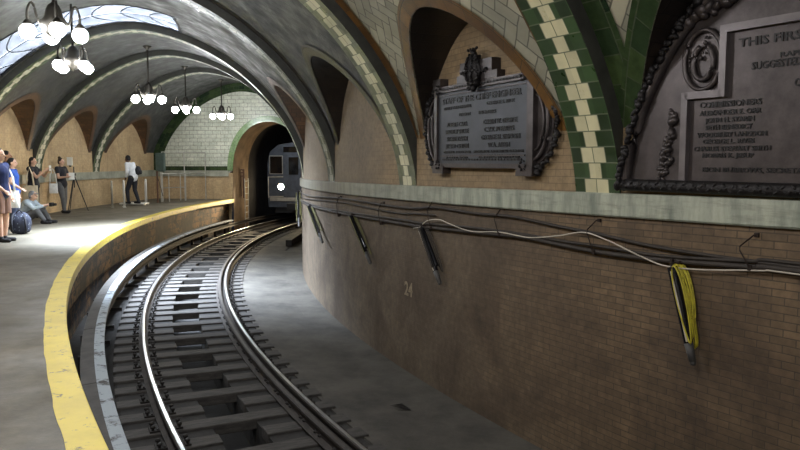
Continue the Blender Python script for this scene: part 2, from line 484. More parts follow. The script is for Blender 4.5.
# track bed with a central drain trough
sweepobj('track_bed', [(RW - .2, ZBED), (36.8, ZBED), (37.86, -1.275), (37.9, -1.9), (RW - .2, -1.9)], 150, TB, M['bed'], label='dusty grey concrete strip between track and curved wall', cat='ground')
sweepobj('track_slab', [(37.88, -1.285), (38.74, -1.285), (38.74, -1.9), (37.88, -1.9)], 150, TB, M['slab'], label='sooty slab beneath the inner rail sleepers', cat='ground')
sweepobj('track_slab', [(39.22, -1.285), (40.08, -1.285), (40.2, ZBED), (RP + .5, ZBED), (RP + .5, -1.9), (39.22, -1.9)], 150, TB, M['slab'], label='sooty slab beneath the outer rail sleepers', cat='ground')
sweepobj('drain_trough', [(38.74, -1.66), (39.22, -1.66), (39.22, -1.9), (38.74, -1.9)], 150, TB, M['trough'], label='dark drain trough running between the two rails', cat='ground')
# track-side wall and platform wall
sweepobj('wall_track', [(RW, -1.9), (RW, 1.15), (RW - .4, 1.15), (RW - .4, -1.9)], 150, TB, M['wallbrick'], step=.5, label='stained brown brick wall curving round the inside of the track', cat='wall')
sweepobj('wall_track_upper', [(RW, 1.15), (RW, 3.75), (RW - .4, 3.75), (RW - .4, 1.15)], TEND - 1, TB, M['tympbrick'], step=.5, label='tan brick wall filling the arches above the track-side ledge', cat='wall')
sweepobj('wall_platform', [(RO, -.3), (RO, 3.75), (RO + .4, 3.75), (RO + .4, -.3)], TEND - .3, TB, M['platwall'], step=.5, label='ochre wall at the back of the platform', cat='wall')
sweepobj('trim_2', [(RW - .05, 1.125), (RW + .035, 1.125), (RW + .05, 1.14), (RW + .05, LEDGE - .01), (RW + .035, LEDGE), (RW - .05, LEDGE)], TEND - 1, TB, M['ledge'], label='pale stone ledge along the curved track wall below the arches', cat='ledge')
sweepobj('trim_3', [(RO + .05, .955), (RO - .05, .955), (RO - .05, 1.215), (RO + .05, 1.215)], TEND, TB, M['ledgeclean'], label='pale stone ledge along the platform back wall', cat='ledge')

for o in list(COL.objects):
    if o.name in ('trim_2', 'wall_track', 'wall_track_upper'):
        for v in o.data.vertices:
            if .5 < v.co.z < 1.5:
                t_ = deg(math.atan2(v.co.y, v.co.x)) % 360
                v.co.z += ledge_top(t_) - LEDGE
# vault profile
def vz(r):
    x = min(1, abs((r - RC) / HW))
    return Z0 + HV * (1 - x ** NV) ** (1 / NV)
def vr(z, side):
    """radius of the vault at height z; side -1 inner, +1 outer"""
    s = min(1, max(0, (z - Z0) / HV))
    return RC + side * HW * (1 - s ** NV) ** (1 / NV)
def va(a, side):
    """a from 0 (springing) to pi/2 (crown)"""
    return RC + side * HW * max(0., math.cos(a)) ** (2 / NV), Z0 + HV * max(0., math.sin(a)) ** (2 / NV)
# arc length table along the half profile
TAB = [0.]
for i in range(1, 401):
    (r0, z0), (r1, z1) = va((i - 1) / 400 * PI / 2, 1), va(i / 400 * PI / 2, 1)
    TAB.append(TAB[-1] + math.hypot(r1 - r0, z1 - z0))
def arc(a): return TAB[int(min(400, max(0, a / (PI / 2) * 400)))]

# lunettes: one at each side of each bay
LZ = 1.19
LH, LM = 2.05, 1.85
def lun(c, w2, h, phi):
    """phi -pi/2..pi/2 -> angle, height on the lunette outline"""
    s = math.sin(phi)
    return c + w2 * s, LZ + h * max(0, 1 - abs(s) ** LM) ** (1 / LM)
SKY = (190.95, 193.65)
SKR = (39.12, 43.1)
BAYS = []
edges = [TEND] + RIBS + [TB]
for k in range(len(edges) - 1):
    a, b = edges[k], edges[k + 1]
    BAYS.append((a, b))
PHI = [-PI / 2 + PI * i / 40 for i in range(41)]
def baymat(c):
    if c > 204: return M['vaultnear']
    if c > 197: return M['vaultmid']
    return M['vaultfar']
lun_c = {}
for bi, (a, b) in enumerate(BAYS):
    c = (a + b) / 2
    w2 = min(2.27, (b - a) / 2 - .55)
    if b - a > 7: w2 = 2.6
    if a == 210.0: w2 = 2.56
    lun_c[bi] = (c, w2)
    mb = MB()
    for side in (-1, 1):
        cols = [(a, Z0), (a + (c - w2 - a) * .5, Z0)]
        cols += [lun(c, w2, LH, p) for p in PHI]
        cols += [(b + (c + w2 - b) * .5, Z0), (b, Z0)]
        rows, uvs = [], []
        K = 26
        sky = (side == 1 and False)
        for t, z in cols:
            s = min(1, max(0, (z - Z0) / HV))
            a0 = math.asin(min(1, s ** (NV / 2)))
            row, uvr = [], []
            for k in range(K + 1):
                aa = a0 + (PI / 2 - a0) * k / K
                r, zz = va(aa, side)
                row.append(P(r, t, zz)); uvr.append((RC * rad(t), side * arc(aa) + (11 if side > 0 else 0)))
            rows.append(row); uvs.append(uvr)
        mb.grid(rows, uvs)
    if a < 192 < b:
        # cut the opening of the skylight through this bay
        for ang in SKY:
            A = rad(ang)
            bmesh.ops.bisect_plane(mb.bm, geom=mb.bm.verts[:] + mb.bm.edges[:] + mb.bm.faces[:], plane_co=(0, 0, 0), plane_no=(-math.sin(A), math.cos(A), 0))
        kill = []
        for f in mb.bm.faces:
            p = f.calc_center_median()
            r, t = math.hypot(p.x, p.y), deg(math.atan2(p.y, p.x)) % 360
            if SKY[0] < t < SKY[1] and SKR[0] < r < SKR[1] and p.z > 2: kill.append(f)
        bmesh.ops.delete(mb.bm, geom=kill, context='FACES')
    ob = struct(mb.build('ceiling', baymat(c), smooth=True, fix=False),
           'tiled vault bay ' + ['next to the white end wall', 'second from the end wall', 'third from the end wall', 'holding the glazed skylight', 'between the plain arch and the smaller plaque arch', 'above the smaller bronze plaque', 'above the larger bronze plaque', 'over the near platform', 'at the added near end wall'][bi], 'ceiling')
    # lunette soffits and their tile borders
    for side in (-1, 1):
        RB = RW if side < 0 else RO
        mb = MB(); rows, uvs = [], []
        L = 0; prev = None
        for p in PHI:
            t, z = lun(c, w2, LH, p)
            q = P(RB, t, z)
            if prev: L += (q - prev).length
            prev = q
            r1 = vr(z, side)
            rows.append([P(RB + (r1 - RB) * k / 6, t, z) for k in range(7)])
            uvs.append([(abs(r1 - RB) * k / 6, L) for k in range(7)])
        mb.grid(rows, uvs)
        near = c > 200
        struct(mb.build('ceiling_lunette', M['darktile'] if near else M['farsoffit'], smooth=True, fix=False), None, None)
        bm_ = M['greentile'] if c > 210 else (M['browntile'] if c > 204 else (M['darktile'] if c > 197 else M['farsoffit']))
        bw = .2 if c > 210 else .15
        def strip(pa, pb):
            out, uv, L, prev = [], [], 0, None
            for (t1, z1), (t2, z2) in zip(pa, pb):
                row = []
                for k in range(4):
                    t, z = t1 + (t2 - t1) * k / 3, z1 + (z2 - z1) * k / 3
                    row.append(P(vr(z, side) - side * .014, t, z - .012))
                if prev: L += (row[0] - prev).length
                prev = row[0]
                out.append(row); uv.append([(L, bw * k / 3) for k in range(4)])
            return out, uv
        mb = MB()
        A = [lun(c, w2, LH, p) for p in PHI]
        dw = min(deg(bw / 36.3), (b - a) / 2 - w2 - .02)
        B = [lun(c, w2 + dw, LH + bw * 1.1, p) for p in PHI]
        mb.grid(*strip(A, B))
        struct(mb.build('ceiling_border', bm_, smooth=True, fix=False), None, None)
        # border that runs beside the transverse ribs
        for (e, sg) in ((a, 1), (b, -1)):
            if e in (TEND, TB) or c < 197: continue
            mb = MB(); rows, uvs = [], []
            for i in range(41):
                aa = PI / 2 * i / 40
                r, z = va(aa, side)
                fade = min(1, max(.25, (z - 1.6) / 1.2)) if c <= 210 else 1
                t1, t2 = e + sg * deg(.27 / 36.3), e + sg * deg((.27 + bw * 1.25 * fade) / 36.3)
                # never run into the lunette opening
                ww = 0
                if z < LZ + LH: ww = w2 * max(0, 1 - ((max(z, LZ) - LZ) / LH) ** LM) ** (1 / LM)
                lim = c - ww if sg > 0 else c + ww
                t2 = min(t2, max(lim, t1)) if sg > 0 else max(t2, min(lim, t1))
                rows.append([P(r - side * .010, t1, z - .01), P(r - side * .010, t2, z - .01)])
                uvs.append([(arc(aa), 0), (arc(aa), bw)])
            mb.grid(rows, uvs)
            struct(mb.build('ceiling_border', bm_, smooth=True, fix=False), None, None)
for o in COL.objects:
    if o.name.startswith('ceiling_lunette') and 'label' not in o:
        tag(o, 'curved tiled soffit of a wall arch cutting into the vault', 'ceiling', 'arch soffits')
    if o.name.startswith('ceiling_border') and 'label' not in o:
        tag(o, 'row of glazed border tile edging the vault', 'ceiling', 'vault border tiles')

# transverse ribs
def make_rib(t, mat, label):
    D, hw = .15, .275
    mb = MB(); rows, uvs = [], []
    fm = MB()
    face_rows, face_uv, side_rows = [], [], ([], [])
    N = 60
    pts = []
    lo_in, lo_out = ledge_top(t) - .004, 1.212
    amin = {-1: math.asin(min(1, max(0, (lo_in - Z0) / HV) ** (NV / 2))), 1: math.asin(min(1, max(0, (lo_out - Z0) / HV) ** (NV / 2)))}
    for i in range(-N, N + 1):
        s = -1 if i < 0 else 1
        aa = amin[s] + (PI / 2 - amin[s]) * (1 - abs(i) / N)
        pts.append(va(aa, s))
    L = 0
    for i, (r, z) in enumerate(pts):
        r0, z0 = pts[max(0, i - 1)]; r1, z1 = pts[min(len(pts) - 1, i + 1)]
        if i: L += math.hypot(r - pts[i - 1][0], z - pts[i - 1][1])
        tx, tz = r1 - r0, z1 - z0
        l = math.hypot(tx, tz); nx, nz = tz / l, -tx / l
        if i in (0, len(pts) - 1): nx, nz = (1, 0) if i == 0 else (-1, 0)
        q = (r + nx * D, z + nz * D)
        da = deg(hw / 40.2)
        if abs(q[0] - RC) > 3.2: da = deg(hw / q[0])
        da = deg(hw / q[0])
        db = da * 1.02
        face_rows.append([P(q[0], t - da, q[1]), P(q[0], t, q[1]), P(q[0], t + da, q[1])])
        face_uv.append([(-hw, L), (0, L), (hw, L)])
        qq = (r - nx * .03, z - nz * .03)
        side_rows[0].append([P(q[0], t - da, q[1]), P(r + nx * D * .7, t - db, z + nz * D * .7), P(qq[0], t - db, qq[1])])
        side_rows[1].append([P(q[0], t + da, q[1]), P(r + nx * D * .7, t + db, z + nz * D * .7), P(qq[0], t + db, qq[1])])
    mb.grid(face_rows, face_uv)
    o = mb.build('arch_rib', mat, smooth=True, fix=False)
    mb = MB(); mb.grid(side_rows[0]); mb.grid(side_rows[1])
    mb.build('rib_edge', M['ribside'], o, smooth=True, fix=False)
    return struct(o, label, 'arch')
rl = ['transverse arch nearest the white end wall, green with cream chequer', 'second green and cream transverse arch from the end wall', 'transverse arch just beyond the skylight', 'dark transverse arch with pale chequer just before the skylight', 'olive and cream chequered transverse arch left of the smaller plaque', 'bright green and cream chequered arch between the two bronze plaques', 'green and cream arch over the photographer', 'green and cream arch behind the photographer']
for t, m_, lb in zip(RIBS, ['ribfar', 'ribfar', 'ribfar', 'ribdark', 'ribolive', 'ribgreen', 'ribgreen', 'ribgreen'], rl):
    make_rib(t, M[m_], lb)

# end wall with tunnel mouth
TW, TH, TZ = 1.55, 2.02, 1.2
RTU = 39.06                      # tunnel centre line
def tz(r, w=TW, h=TH):
    x = abs((r - RTU) / w)
    return None if x >= 1 else TZ + h * (1 - x ** 2.1) ** (1 / 2.1)
def endcols(zlo, zhi, mat, name, label):
    mb = MB()
    def seg(rs):
        rows, uvs = [], []
        for r in rs:
            top = min(zhi, vz(r) + .02)
            h = tz(r)
            bot = zlo if h is None else max(zlo, h)
            if bot > top: bot = top
            rows.append([P(r, TEND, bot), P(r, TEND, top)]); uvs.append([(r, bot), (r, top)])
        mb.grid(rows, uvs)
    seg([RW + (RTU - TW - RW) * i / 6 for i in range(7)])
    if zhi > 1.3: seg([RTU + TW * math.sin(-PI / 2 + PI * i / 40) * .99999 for i in range(41)])
    seg([RTU + TW + (RO - RTU - TW) * i / 20 for i in range(21)])
    return struct(mb.build(name, mat, fix=False), label, 'wall')
endcols(1.1, 6, M['whitetile'], 'wall_end', 'white glazed tile end wall above the ledge beside the tunnel mouth')
endcols(-1.9, 1.1, M['platwall'], 'wall_end_lower', 'tan lower end wall beside the tunnel mouth')
dT = deg(.05 / 40)
mb = MB(); a_, b_ = RTU + TW + .2, RO
for z0_, z1_, nm, mt, dd, lb in ((.95, 1.2, 'trim_4', 'ledgeclean', .06, 'pale stone ledge on the white tiled end wall'), (1.2, 1.38, 'trim_5', 'greentile', .02, 'green tile band above the ledge on the end wall')):
    mb = MB()
    x0, x1 = a_, b_
    t0, t1 = TEND - .02, TEND + deg(dd / 42)
    c8 = [P(r, t, z) for r in (x0, x1) for t in (t0, t1) for z in (z0_, z1_)]
    A = [P(x0, t1, z0_), P(x1, t1, z0_), P(x1, t1, z1_), P(x0, t1, z1_)]
    B = [P(x0, t0, z0_), P(x1, t0, z0_), P(x1, t0, z1_), P(x0, t0, z1_)]
    vv = [mb.bm.verts.new(p) for p in A]; f = mb.bm.faces.new(vv)
    for l, (u, v) in zip(f.loops, ((x0, z0_), (x1, z0_), (x1, z1_), (x0, z1_))): l[mb.uv].uv = (u, v)
    w_ = [mb.bm.verts.new(p) for p in B]
    for i in range(4): mb.bm.faces.new((vv[i], vv[(i + 1) % 4], w_[(i + 1) % 4], w_[i]))
    struct(mb.build(nm, M[mt]), lb, 'trim')
# green arch border following the vault on the end wall, and the tile ring round the tunnel mouth
mb = MB(); rows, uvs, L = [], [], 0
prev = None
for i in range(81):
    aa = PI / 2 * (1 - abs(i - 40) / 40); s = -1 if i < 40 else 1
    r, z = va(aa, s)
    ri, zi = RC + (r - RC) * .89, Z0 + (z - Z0) * .90
    if prev: L += math.hypot(r - prev[0], z - prev[1])
    prev = (r, z)
    rows.append([P(r, TEND + .06, z), P(ri, TEND + .06, zi), P(ri, TEND, zi)]); uvs.append([(L, 0), (L, .4), (L, .46)])
mb.grid(rows, uvs)
struct(mb.build('trim_6', M['greentile'], fix=False), 'green tile arch band edging the white end wall under the vault', 'trim')
mb = MB(); rows, uvs, L, prev = [], [], 0, None
prof = [(-1, -1.5 + .4 * 0)]
for i in range(61):
    ph = -PI / 2 + PI * i / 60
    s = math.sin(ph); c_ = max(0, 1 - abs(s) ** 2.1) ** (1 / 2.1)
    q = (RTU + TW * s, TZ + TH * c_); o_ = (RTU + (TW + .24) * s, TZ + (TH + .24) * c_)
    if prev: L += math.hypot(o_[0] - prev[0], o_[1] - prev[1])
    prev = o_
    rows.append([P(o_[0], TEND, o_[1]), P(o_[0], TEND + .09, o_[1]), P(q[0], TEND + .09, q[1]), P(q[0], TEND - .1, q[1])])
    uvs.append([(L, -.06), (L, 0), (L, .24), (L, .3)])
mb.grid(rows, uvs)
struct(mb.build('trim_7', M['paletile'], fix=False), 'pale green tile ring round the tunnel mouth', 'trim')
# tunnel lining
def tunprof(w, h):
    pr = [(RTU - w, -1.9)]
    for i in range(41):
        ph = -PI / 2 + PI * i / 40
        s = math.sin(ph); c_ = max(0, 1 - abs(s) ** 2.1) ** (1 / 2.1)
        pr.append((RTU + w * s, TZ + h * c_))
    pr.append((RTU + w, -1.9))
    return pr
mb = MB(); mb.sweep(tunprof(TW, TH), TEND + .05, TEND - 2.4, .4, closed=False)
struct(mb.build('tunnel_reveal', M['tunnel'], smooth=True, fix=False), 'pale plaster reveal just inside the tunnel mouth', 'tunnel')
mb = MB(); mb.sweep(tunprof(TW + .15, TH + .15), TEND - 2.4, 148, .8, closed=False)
struct(mb.build('tunnel_lining', M['tunneldark'], smooth=True, fix=False), 'dark tunnel lining around the train', 'tunnel')
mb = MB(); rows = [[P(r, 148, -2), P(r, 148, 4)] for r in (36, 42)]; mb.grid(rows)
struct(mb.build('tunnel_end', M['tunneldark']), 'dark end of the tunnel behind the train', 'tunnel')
# unseen near end wall, added to bounce light back into the station
mb = MB(); rows, uvs = [], []
for i in range(25):
    r = RW + (RO - RW) * i / 24
    rows.append([P(r, TB, -1.9), P(r, TB, vz(r) + .02)]); uvs.append([(r, -1.9), (r, vz(r))])
mb.grid(rows, uvs)
struct(mb.build('wall_bounce', M['bouncewall'], fix=False), 'unseen plain wall added at the near end to bounce light', 'wall')

# ------------------------------------------------------------------ skylight
def skymat():
    t = NT('daylit_skylight_glass')
    co = t.coord()
    f = t.ramp(t.noise(co, 2.6, 6, .7), 0, 1, .35, .7)
    tr = t.n('ShaderNodeBsdfTransparent'); tl = t.n('ShaderNodeBsdfTranslucent')
    t.put(tr.inputs[0], t.mix(f, (.6, .64, .7), (.36, .39, .45)))
    t.put(tl.inputs[0], t.mix(f, (.036, .038, .042), (.009, .010, .013)))
    mx = t.n('ShaderNodeMixShader'); mx.inputs[0].default_value = .25
    t.t.links.new(tr.outputs[0], mx.inputs[1]); t.t.links.new(tl.outputs[0], mx.inputs[2])
    t.t.links.new(mx.outputs[0], t.out.inputs[0])
    return t.mat
mb = MB()
NS = 30
srs = [SKR[0] + (SKR[1] - SKR[0]) * i / NS for i in range(NS + 1)]
mb.grid([[P(r, t, vz(r) + .03) for t in (SKY[0], (SKY[0] + SKY[1]) / 2, SKY[1])] for r in srs])
win = struct(mb.build('window_1', skymat(), smooth=True, fix=False), 'arched leaded glass skylight in the vault above the platform', 'skylight')
mb = MB()
T0, T1 = SKY
for t, w in ((T0, .03), (T1, .03), ((T0 + T1) / 2, .014)):
    mb.tube([P(r, t, vz(r) + .01) for r in srs], w, 6)
rs = [39.12, 39.7, 40.3, 40.9, 41.5, 42.1, 42.6, 43.1]
for r in (rs[0], rs[-1]):
    mb.tube([P(r, T0, vz(r) + .01), P(r, T1, vz(r) + .01)], .03, 6)
for r0, r1 in zip(rs, rs[1:]):
    # each light has a bowed bar across it
    pts = []
    for i in range(13):
        u = i / 12
        r = r0 + (r1 - r0) * (.25 + .75 * math.sin(u * PI))
        pts.append(P(r, T0 + (T1 - T0) * u, vz(r) + .01))
    mb.tube(pts, .014, 6)
mb.build('window_frame', M['lead'], win)
for i in range(5):
    r0, r1 = SKR[0] + (SKR[1] - SKR[0]) * i / 5, SKR[0] + (SKR[1] - SKR[0]) * (i + 1) / 5
    rm = (r0 + r1) / 2; tm = (T0 + T1) / 2
    ld = bpy.data.lights.new('daylight', 'AREA'); ld.shape = 'RECTANGLE'
    ld.size = RC * rad(T1 - T0) * .96; ld.size_y = math.hypot(r1 - r0, vz(r1) - vz(r0))
    ld.energy = 760; ld.color = (.86, .93, 1.0); ld.spread = rad(76)
    lo = bpy.data.objects.new('daylight', ld); COL.objects.link(lo)
    nx, nz = (vz(r1) - vz(r0)), -(r1 - r0)
    l = math.hypot(nx, nz); nx, nz = nx / l, nz / l          # pointing into the room
    nrm = P(1, tm, 0) * nx + Vector((0, 0, nz))
    tan = Vector((-math.sin(rad(tm)), math.cos(rad(tm)), 0))
    zax = -nrm; xax = tan; yax = zax.cross(xax)
    mtx = Matrix((xax, yax, zax)).transposed().to_4x4()
    mtx.translation = P(rm, tm, (vz(r0) + vz(r1)) / 2 + .16) 
    lo.matrix_world = mtx
    lo['kind'] = 'structure'

# ------------------------------------------------------------------ track
def railprof(r, top, h=.15, head=.036, foot=.07):
    b = top - h
    return [(r - foot, b), (r + foot, b), (r + foot, b + .012), (r + .01, b + .03), (r + .01, top - .045), (r + head, top - .034), (r + head, top - .006), (r + head - .008, top - .0006), (r - head + .008, top - .0006), (r - head, top - .006), (r - head, top - .034), (r - .01, top - .045), (r - .01, b + .03), (r - foot, b + .012)]
def rail(r, top, label, topm, t0=152, t1=TB, name='running_rail'):
    root = empty(name, P(r, 190, top - .15)); 
    off = -root.location
    def shift(mb):
        bmesh.ops.translate(mb.bm, verts=mb.bm.verts[:], vec=off)
        return mb
    mb = MB(); mb.sweep(railprof(r, top), t0, t1, .5); shift(mb).build('rail_section', M['railside'], root)
    mb = MB(); mb.sweep([(r - .019, top - .001), (r + .019, top - .001), (r + .017, top + .001), (r - .017, top + .001)], t0, t1, .5)
    shift(mb).build('running_surface', topm, root)
    return tag(root, label, 'rail')
rail(RL, ZR, 'polished steel running rail on the platform side of the track', M['railtop'])
rail(RR, ZR, 'polished steel running rail on the wall side of the track', M['railtop'])
rail(RR + .125, ZR - .01, 'dull guard rail running close beside the wall-side running rail', M['guardtop'], name='guard_rail')

# sleepers, one object each with tie plates and spikes
def tie_plate_parts(root, y):
    mb = MB(); mb.box((0, y, .018), (.17, .34, .02), bevel=.004)
    mb.box((0, y + .09, .033), (.15, .02, .02)); mb.box((0, y - .09, .033), (.15, .02, .02))
    pl = mb.build('tie_plate', M['plate'], root)
    for sx in (-1, 1):
        for sy in (-1, 1):
            s = MB(); s.lathe([(.014, .02), (.014, .05), (.026, .055), (.028, .068), (.016, .08), (0, .082)], (sx * .06, y + sy * .135, 0), 8)
            s.build('spike', M['plate'], pl)
# local frame: x along the track, y towards the circle centre, z up
def place(o, r, t, z):
    o.location = P(r, t, z); o.rotation_euler = (0, 0, rad(t + 90))
ZT = -1.258
def sleeper(name, r0, r1, plates, label, group):
    root = empty(name)
    L = r1 - r0; rm = (r0 + r1) / 2
    mb = MB(); mb.box((0, 0, -.055), (.25, L, .125), bevel=.012)
    mb.build('timber', M['tie'], root)
    for r in plates: tie_plate_parts(root, -(r - rm))
    tag(root, label, 'sleeper', group)
    return root, rm
protos = {
    'long': sleeper('sleeper', 37.80, 40.12, (RR, RL), 'weathered full-width timber sleeper crossing the track under both rails', 'full-width sleepers'),
    'in': sleeper('sleeper_block', 37.80, 38.75, (RR,), 'short timber sleeper block under the wall-side rail', 'sleeper blocks under the wall-side rail'),
    'out': sleeper('sleeper_block', 39.21, 40.12, (RL,), 'short timber sleeper block under the platform-side rail', 'sleeper blocks under the platform-side rail')}
used = set()
def put_sleeper(k, t):
    o, rm = protos[k]
    if k in used: o = copy_tree(o)
    used.add(k)
    place(o, rm, t + random.uniform(-.03, .03), ZT + random.uniform(-.006, .004))
t = 173.2; k = 0
PITCH = 1.48 / 2
while t < 212.5:
    if k % 2 == 0: put_sleeper('long', t)
    else: put_sleeper('in', t); put_sleeper('out', t)
    t += PITCH
    k += 1

# third rail with cover boards
root = empty('third_rail', P(40.3, 195, ZBED))
off = -root.location
def part(mb, name, mat, parent=root, smooth=False):
    bmesh.ops.translate(mb.bm, verts=mb.bm.verts[:], vec=off)
    return mb.build(name, mat, parent, smooth)
mb = MB(); mb.sweep(railprof(40.33, -.92, .13, .035, .06), 152, TB, .5); part(mb, 'contact_rail', M['railside'])
t = 174.0
while t < 222:
    L_ = 3.9
    a, b = t + .012, t + L_ - .012
    z = -.775
    mb = MB(); mb.sweep([(40.21, z - .006), (40.235, z), (40.335, z), (40.335, z - .04), (40.21, z - .04)], a, b, .4)
    bd = part(mb, 'cover_board', M['board'])
    mb = MB(); mb.sweep([(40.335, z + .002), (40.49, z - .01), (40.49, z - .2), (40.335, z - .05)], a, b, .4)
    part(mb, 'back_board', M['boardside'], bd)
    bd.parent = root
    for q in (a + .3, (a + b) / 2):
        mb = MB(); mb.sweep([(40.47, z - .03), (40.52, z - .03), (40.52, ZBED + .02), (40.2, ZBED + .02), (40.2, ZBED + .08), (40.44, ZBED + .08)], q, q + .12, .2)
        part(mb, 'bracket', M['plate'])
    t += L_
tag(root, 'third rail under a pale grey cover board beside the platform', 'third rail')

# ------------------------------------------------------------------ local frame on the track wall
def wallroot(name, t, z, r=RW):
    o = empty(name, P(r, t, z), rad(t + 90)); return o
def bend(R=RW):
    def f(x, y, z):
        a = x / R
        return Vector(((R - y) * math.sin(a), R - (R - y) * math.cos(a), z))
    return f
BF = bend()
def boxb(mb, x0, x1, y0, y1, z0, z1, n=8):
    xs = [x0 + (x1 - x0) * i / n for i in range(n + 1)]
    mb.grid([[BF(x, y0, z0), BF(x, y0, z1)] for x in xs])
    mb.grid([[BF(x, y0, z1), BF(x, y1, z1)] for x in xs])
    mb.grid([[BF(x, y0, z0), BF(x, y1, z0)] for x in xs])
    for x in (x0, x1): mb.grid([[BF(x, y0, z0), BF(x, y0, z1)], [BF(x, y1, z0), BF(x, y1, z1)]])
    return mb
def lumpy(mb, pts, r, amp=.3, n=9, step=.035):
    """garland: a line of leaf-like lumps along a path"""
    pts = [Vector(p) for p in pts]
    acc = 0
    for a, b in zip(pts, pts[1:]):
        d = b - a
        m = max(1, int(d.length / step))
        for i in range(m):
            p = a + d * (i / m)
            rr = r * (1 + random.uniform(-amp, amp))
            q = Vector((random.uniform(-1, 1), random.uniform(-.6, .2), random.uniform(-1, 1))) * r * .45
            mb.sphere(p + q, (rr, rr * .8, rr * random.uniform(.5, .8)), 7, Matrix.Rotation(random.uniform(0, PI), 4, 'Y'))
    return mb
FD = None
def text(s, x, z, size, y, mat, parent, align='CENTER', width=None, ext=.006, name='lettering'):
    cu = bpy.data.curves.new('t', 'FONT')
    cu.body = s; cu.size = size; cu.extrude = ext; cu.offset = size * .022
    cu.align_x = 'LEFT'; cu.resolution_u = 2
    o = bpy.data.objects.new('t', cu); COL.objects.link(o)
    bpy.context.view_layer.update()
    dg = bpy.context.evaluated_depsgraph_get()
    me = bpy.data.meshes.new_from_object(o.evaluated_get(dg))
    bpy.data.objects.remove(o)
    xs = [v.co.x for v in me.vertices]
    w = max(xs) - min(xs); x0 = min(xs)
    k = (width / w) if width else 1.
    for v in me.vertices:
        px = (v.co.x - x0) * k
        if align == 'CENTER': px -= w * k / 2
        v.co = BF(x + px, y - v.co.z, z + v.co.y)
    me.name = name
    me.materials.clear(); me.materials.append(mat)
    return link(name, me, parent)

# smaller bronze plaque
pq = wallroot('plaque', 207.17, 2.005)
W2, H2 = .985, .485
mb = MB(); boxb(mb, -W2 + .06, W2 - .06, -.07, .0, -H2 + .04, H2 - .04, 16); mb.build('panel', M['bronzelight'], pq)
mb = MB()
boxb(mb, -W2, W2, -.10, 0, H2 - .07, H2, 16); boxb(mb, -W2, W2, -.10, 0, -H2, -H2 + .05, 16)
boxb(mb, -W2, -W2 + .07, -.10, 0, -H2, H2); boxb(mb, W2 - .10, W2, -.10, 0, -H2, H2)
boxb(mb, -W2 + .12, W2 - .15, -.082, 0, -H2 + .13, -H2 + .145, 16)
for zz in (H2 - .10,): boxb(mb, -W2 + .09, W2 - .12, -.085, 0, zz - .012, zz, 16)
autosmooth(mb.build('frame', M['bronze'], pq), 30)
for sx in (-1, 1):
    mb = MB(); boxb(mb, sx * (W2 - .12) - .13, sx * (W2 - .12) + .13, -.115, 0, -H2 - .075, -H2 + .02); mb.build('corner_block', M['bronze'], pq)
    mb = MB(); boxb(mb, sx * (W2 - .09) - .09, sx * (W2 - .09) + .09, -.115, 0, H2 - .02, H2 + .10); mb.build('corner_block', M['bronze'], pq)
mb = MB()
boxb(mb, -.43, .38, -.105, 0, H2, H2 + .085); boxb(mb, -.34, .30, -.12, 0, H2 + .085, H2 + .22)
mb.build('crest_block', M['bronze'], pq)
mb = MB()
cz = H2 + .11
mb.prism([(-.04 + .15 * math.cos(q) * (1 if k % 2 == 0 else .8), cz + .23 * math.sin(q) * (1 if k % 2 == 0 else .8)) for k, q in enumerate([i * PI / 8 for i in range(16)])], -.15, -.10, BF)
lumpy(mb, [BF(-.04 + .12 * math.cos(q), -.15, cz + .20 * math.sin(q)) for q in [i * PI / 8 for i in range(17)]], .026, .35, step=.03)
lumpy(mb, [BF(-.04, -.155, cz - .18), BF(-.04, -.155, cz + .18)], .022, .3, step=.03)
lumpy(mb, [BF(-.15, -.15, cz), BF(.07, -.15, cz)], .022, .3, step=.03)
lumpy(mb, [BF(-.14, -.13, cz + .23), BF(.06, -.13, cz + .23)], .022, .3, step=.03)
for sx in (-1, 1): lumpy(mb, [BF(-.04 + sx * .18, -.125, cz - .02), BF(-.04 + sx * .29, -.125, cz + .02)], .03, .35, step=.03)
mb.build('crest_ornament', M['bronzedark'], pq, smooth=True)
for sx in (-1, 1):
    arcs = [-PI / 2 + PI * i / 24 for i in range(25)]
    mb = MB()
    mb.prism([(sx * (W2 - .03), .44)] + [(sx * (W2 - .02 + .27 * math.cos(a_)), .42 * math.sin(a_) - .02) for a_ in arcs[::-1]] + [(sx * (W2 - .03), -.48)], -.045, 0, BF)
    r_ = mb.build('side_ring', M['bronze'], pq)
    mb = MB()
    mb.tube([BF(sx * (W2 - .02 + .215 * math.cos(a_)), -.07, .37 * math.sin(a_) - .02) for a_ in arcs], .02, 7)
    mb.tube([BF(sx * (W2 - .02 + .14 * math.cos(a_)), -.06, .28 * math.sin(a_) - .02) for a_ in arcs], .014, 6)
    mb.build('ring_moulding', M['bronze'], r_, smooth=True)
    mb = MB()
    lumpy(mb, [BF(sx * (W2 + .03 + .27 * math.cos(a_)), -.05, .45 * math.sin(a_) - .02) for a_ in arcs], .036, .35, step=.022)
    lumpy(mb, [BF(sx * (W2 + .06), -.06, .41), BF(sx * (W2 + .03), -.06, .56)], .04, .3, step=.022)
    lumpy(mb, [BF(sx * (W2 + .05), -.06, -.44), BF(sx * (W2 + .02), -.06, -.54)], .04, .3, step=.022)
    mb.build('garland', M['bronzedark'], r_, smooth=True)
mb = MB()
for zz, yy in ((-H2 + .095, -.076), (H2 - .035, -.104)):
    mb = MB()
    mb.box(BF(0, yy + .006, zz), (2 * W2 - .4, .006, .012))
    for i in range(28): mb.box(BF(-W2 + .2 + i * (2 * W2 - .42) / 27, yy, zz), (.045, .012, .02))
    mb.build('border_ornament', M['bronzedark'], pq)
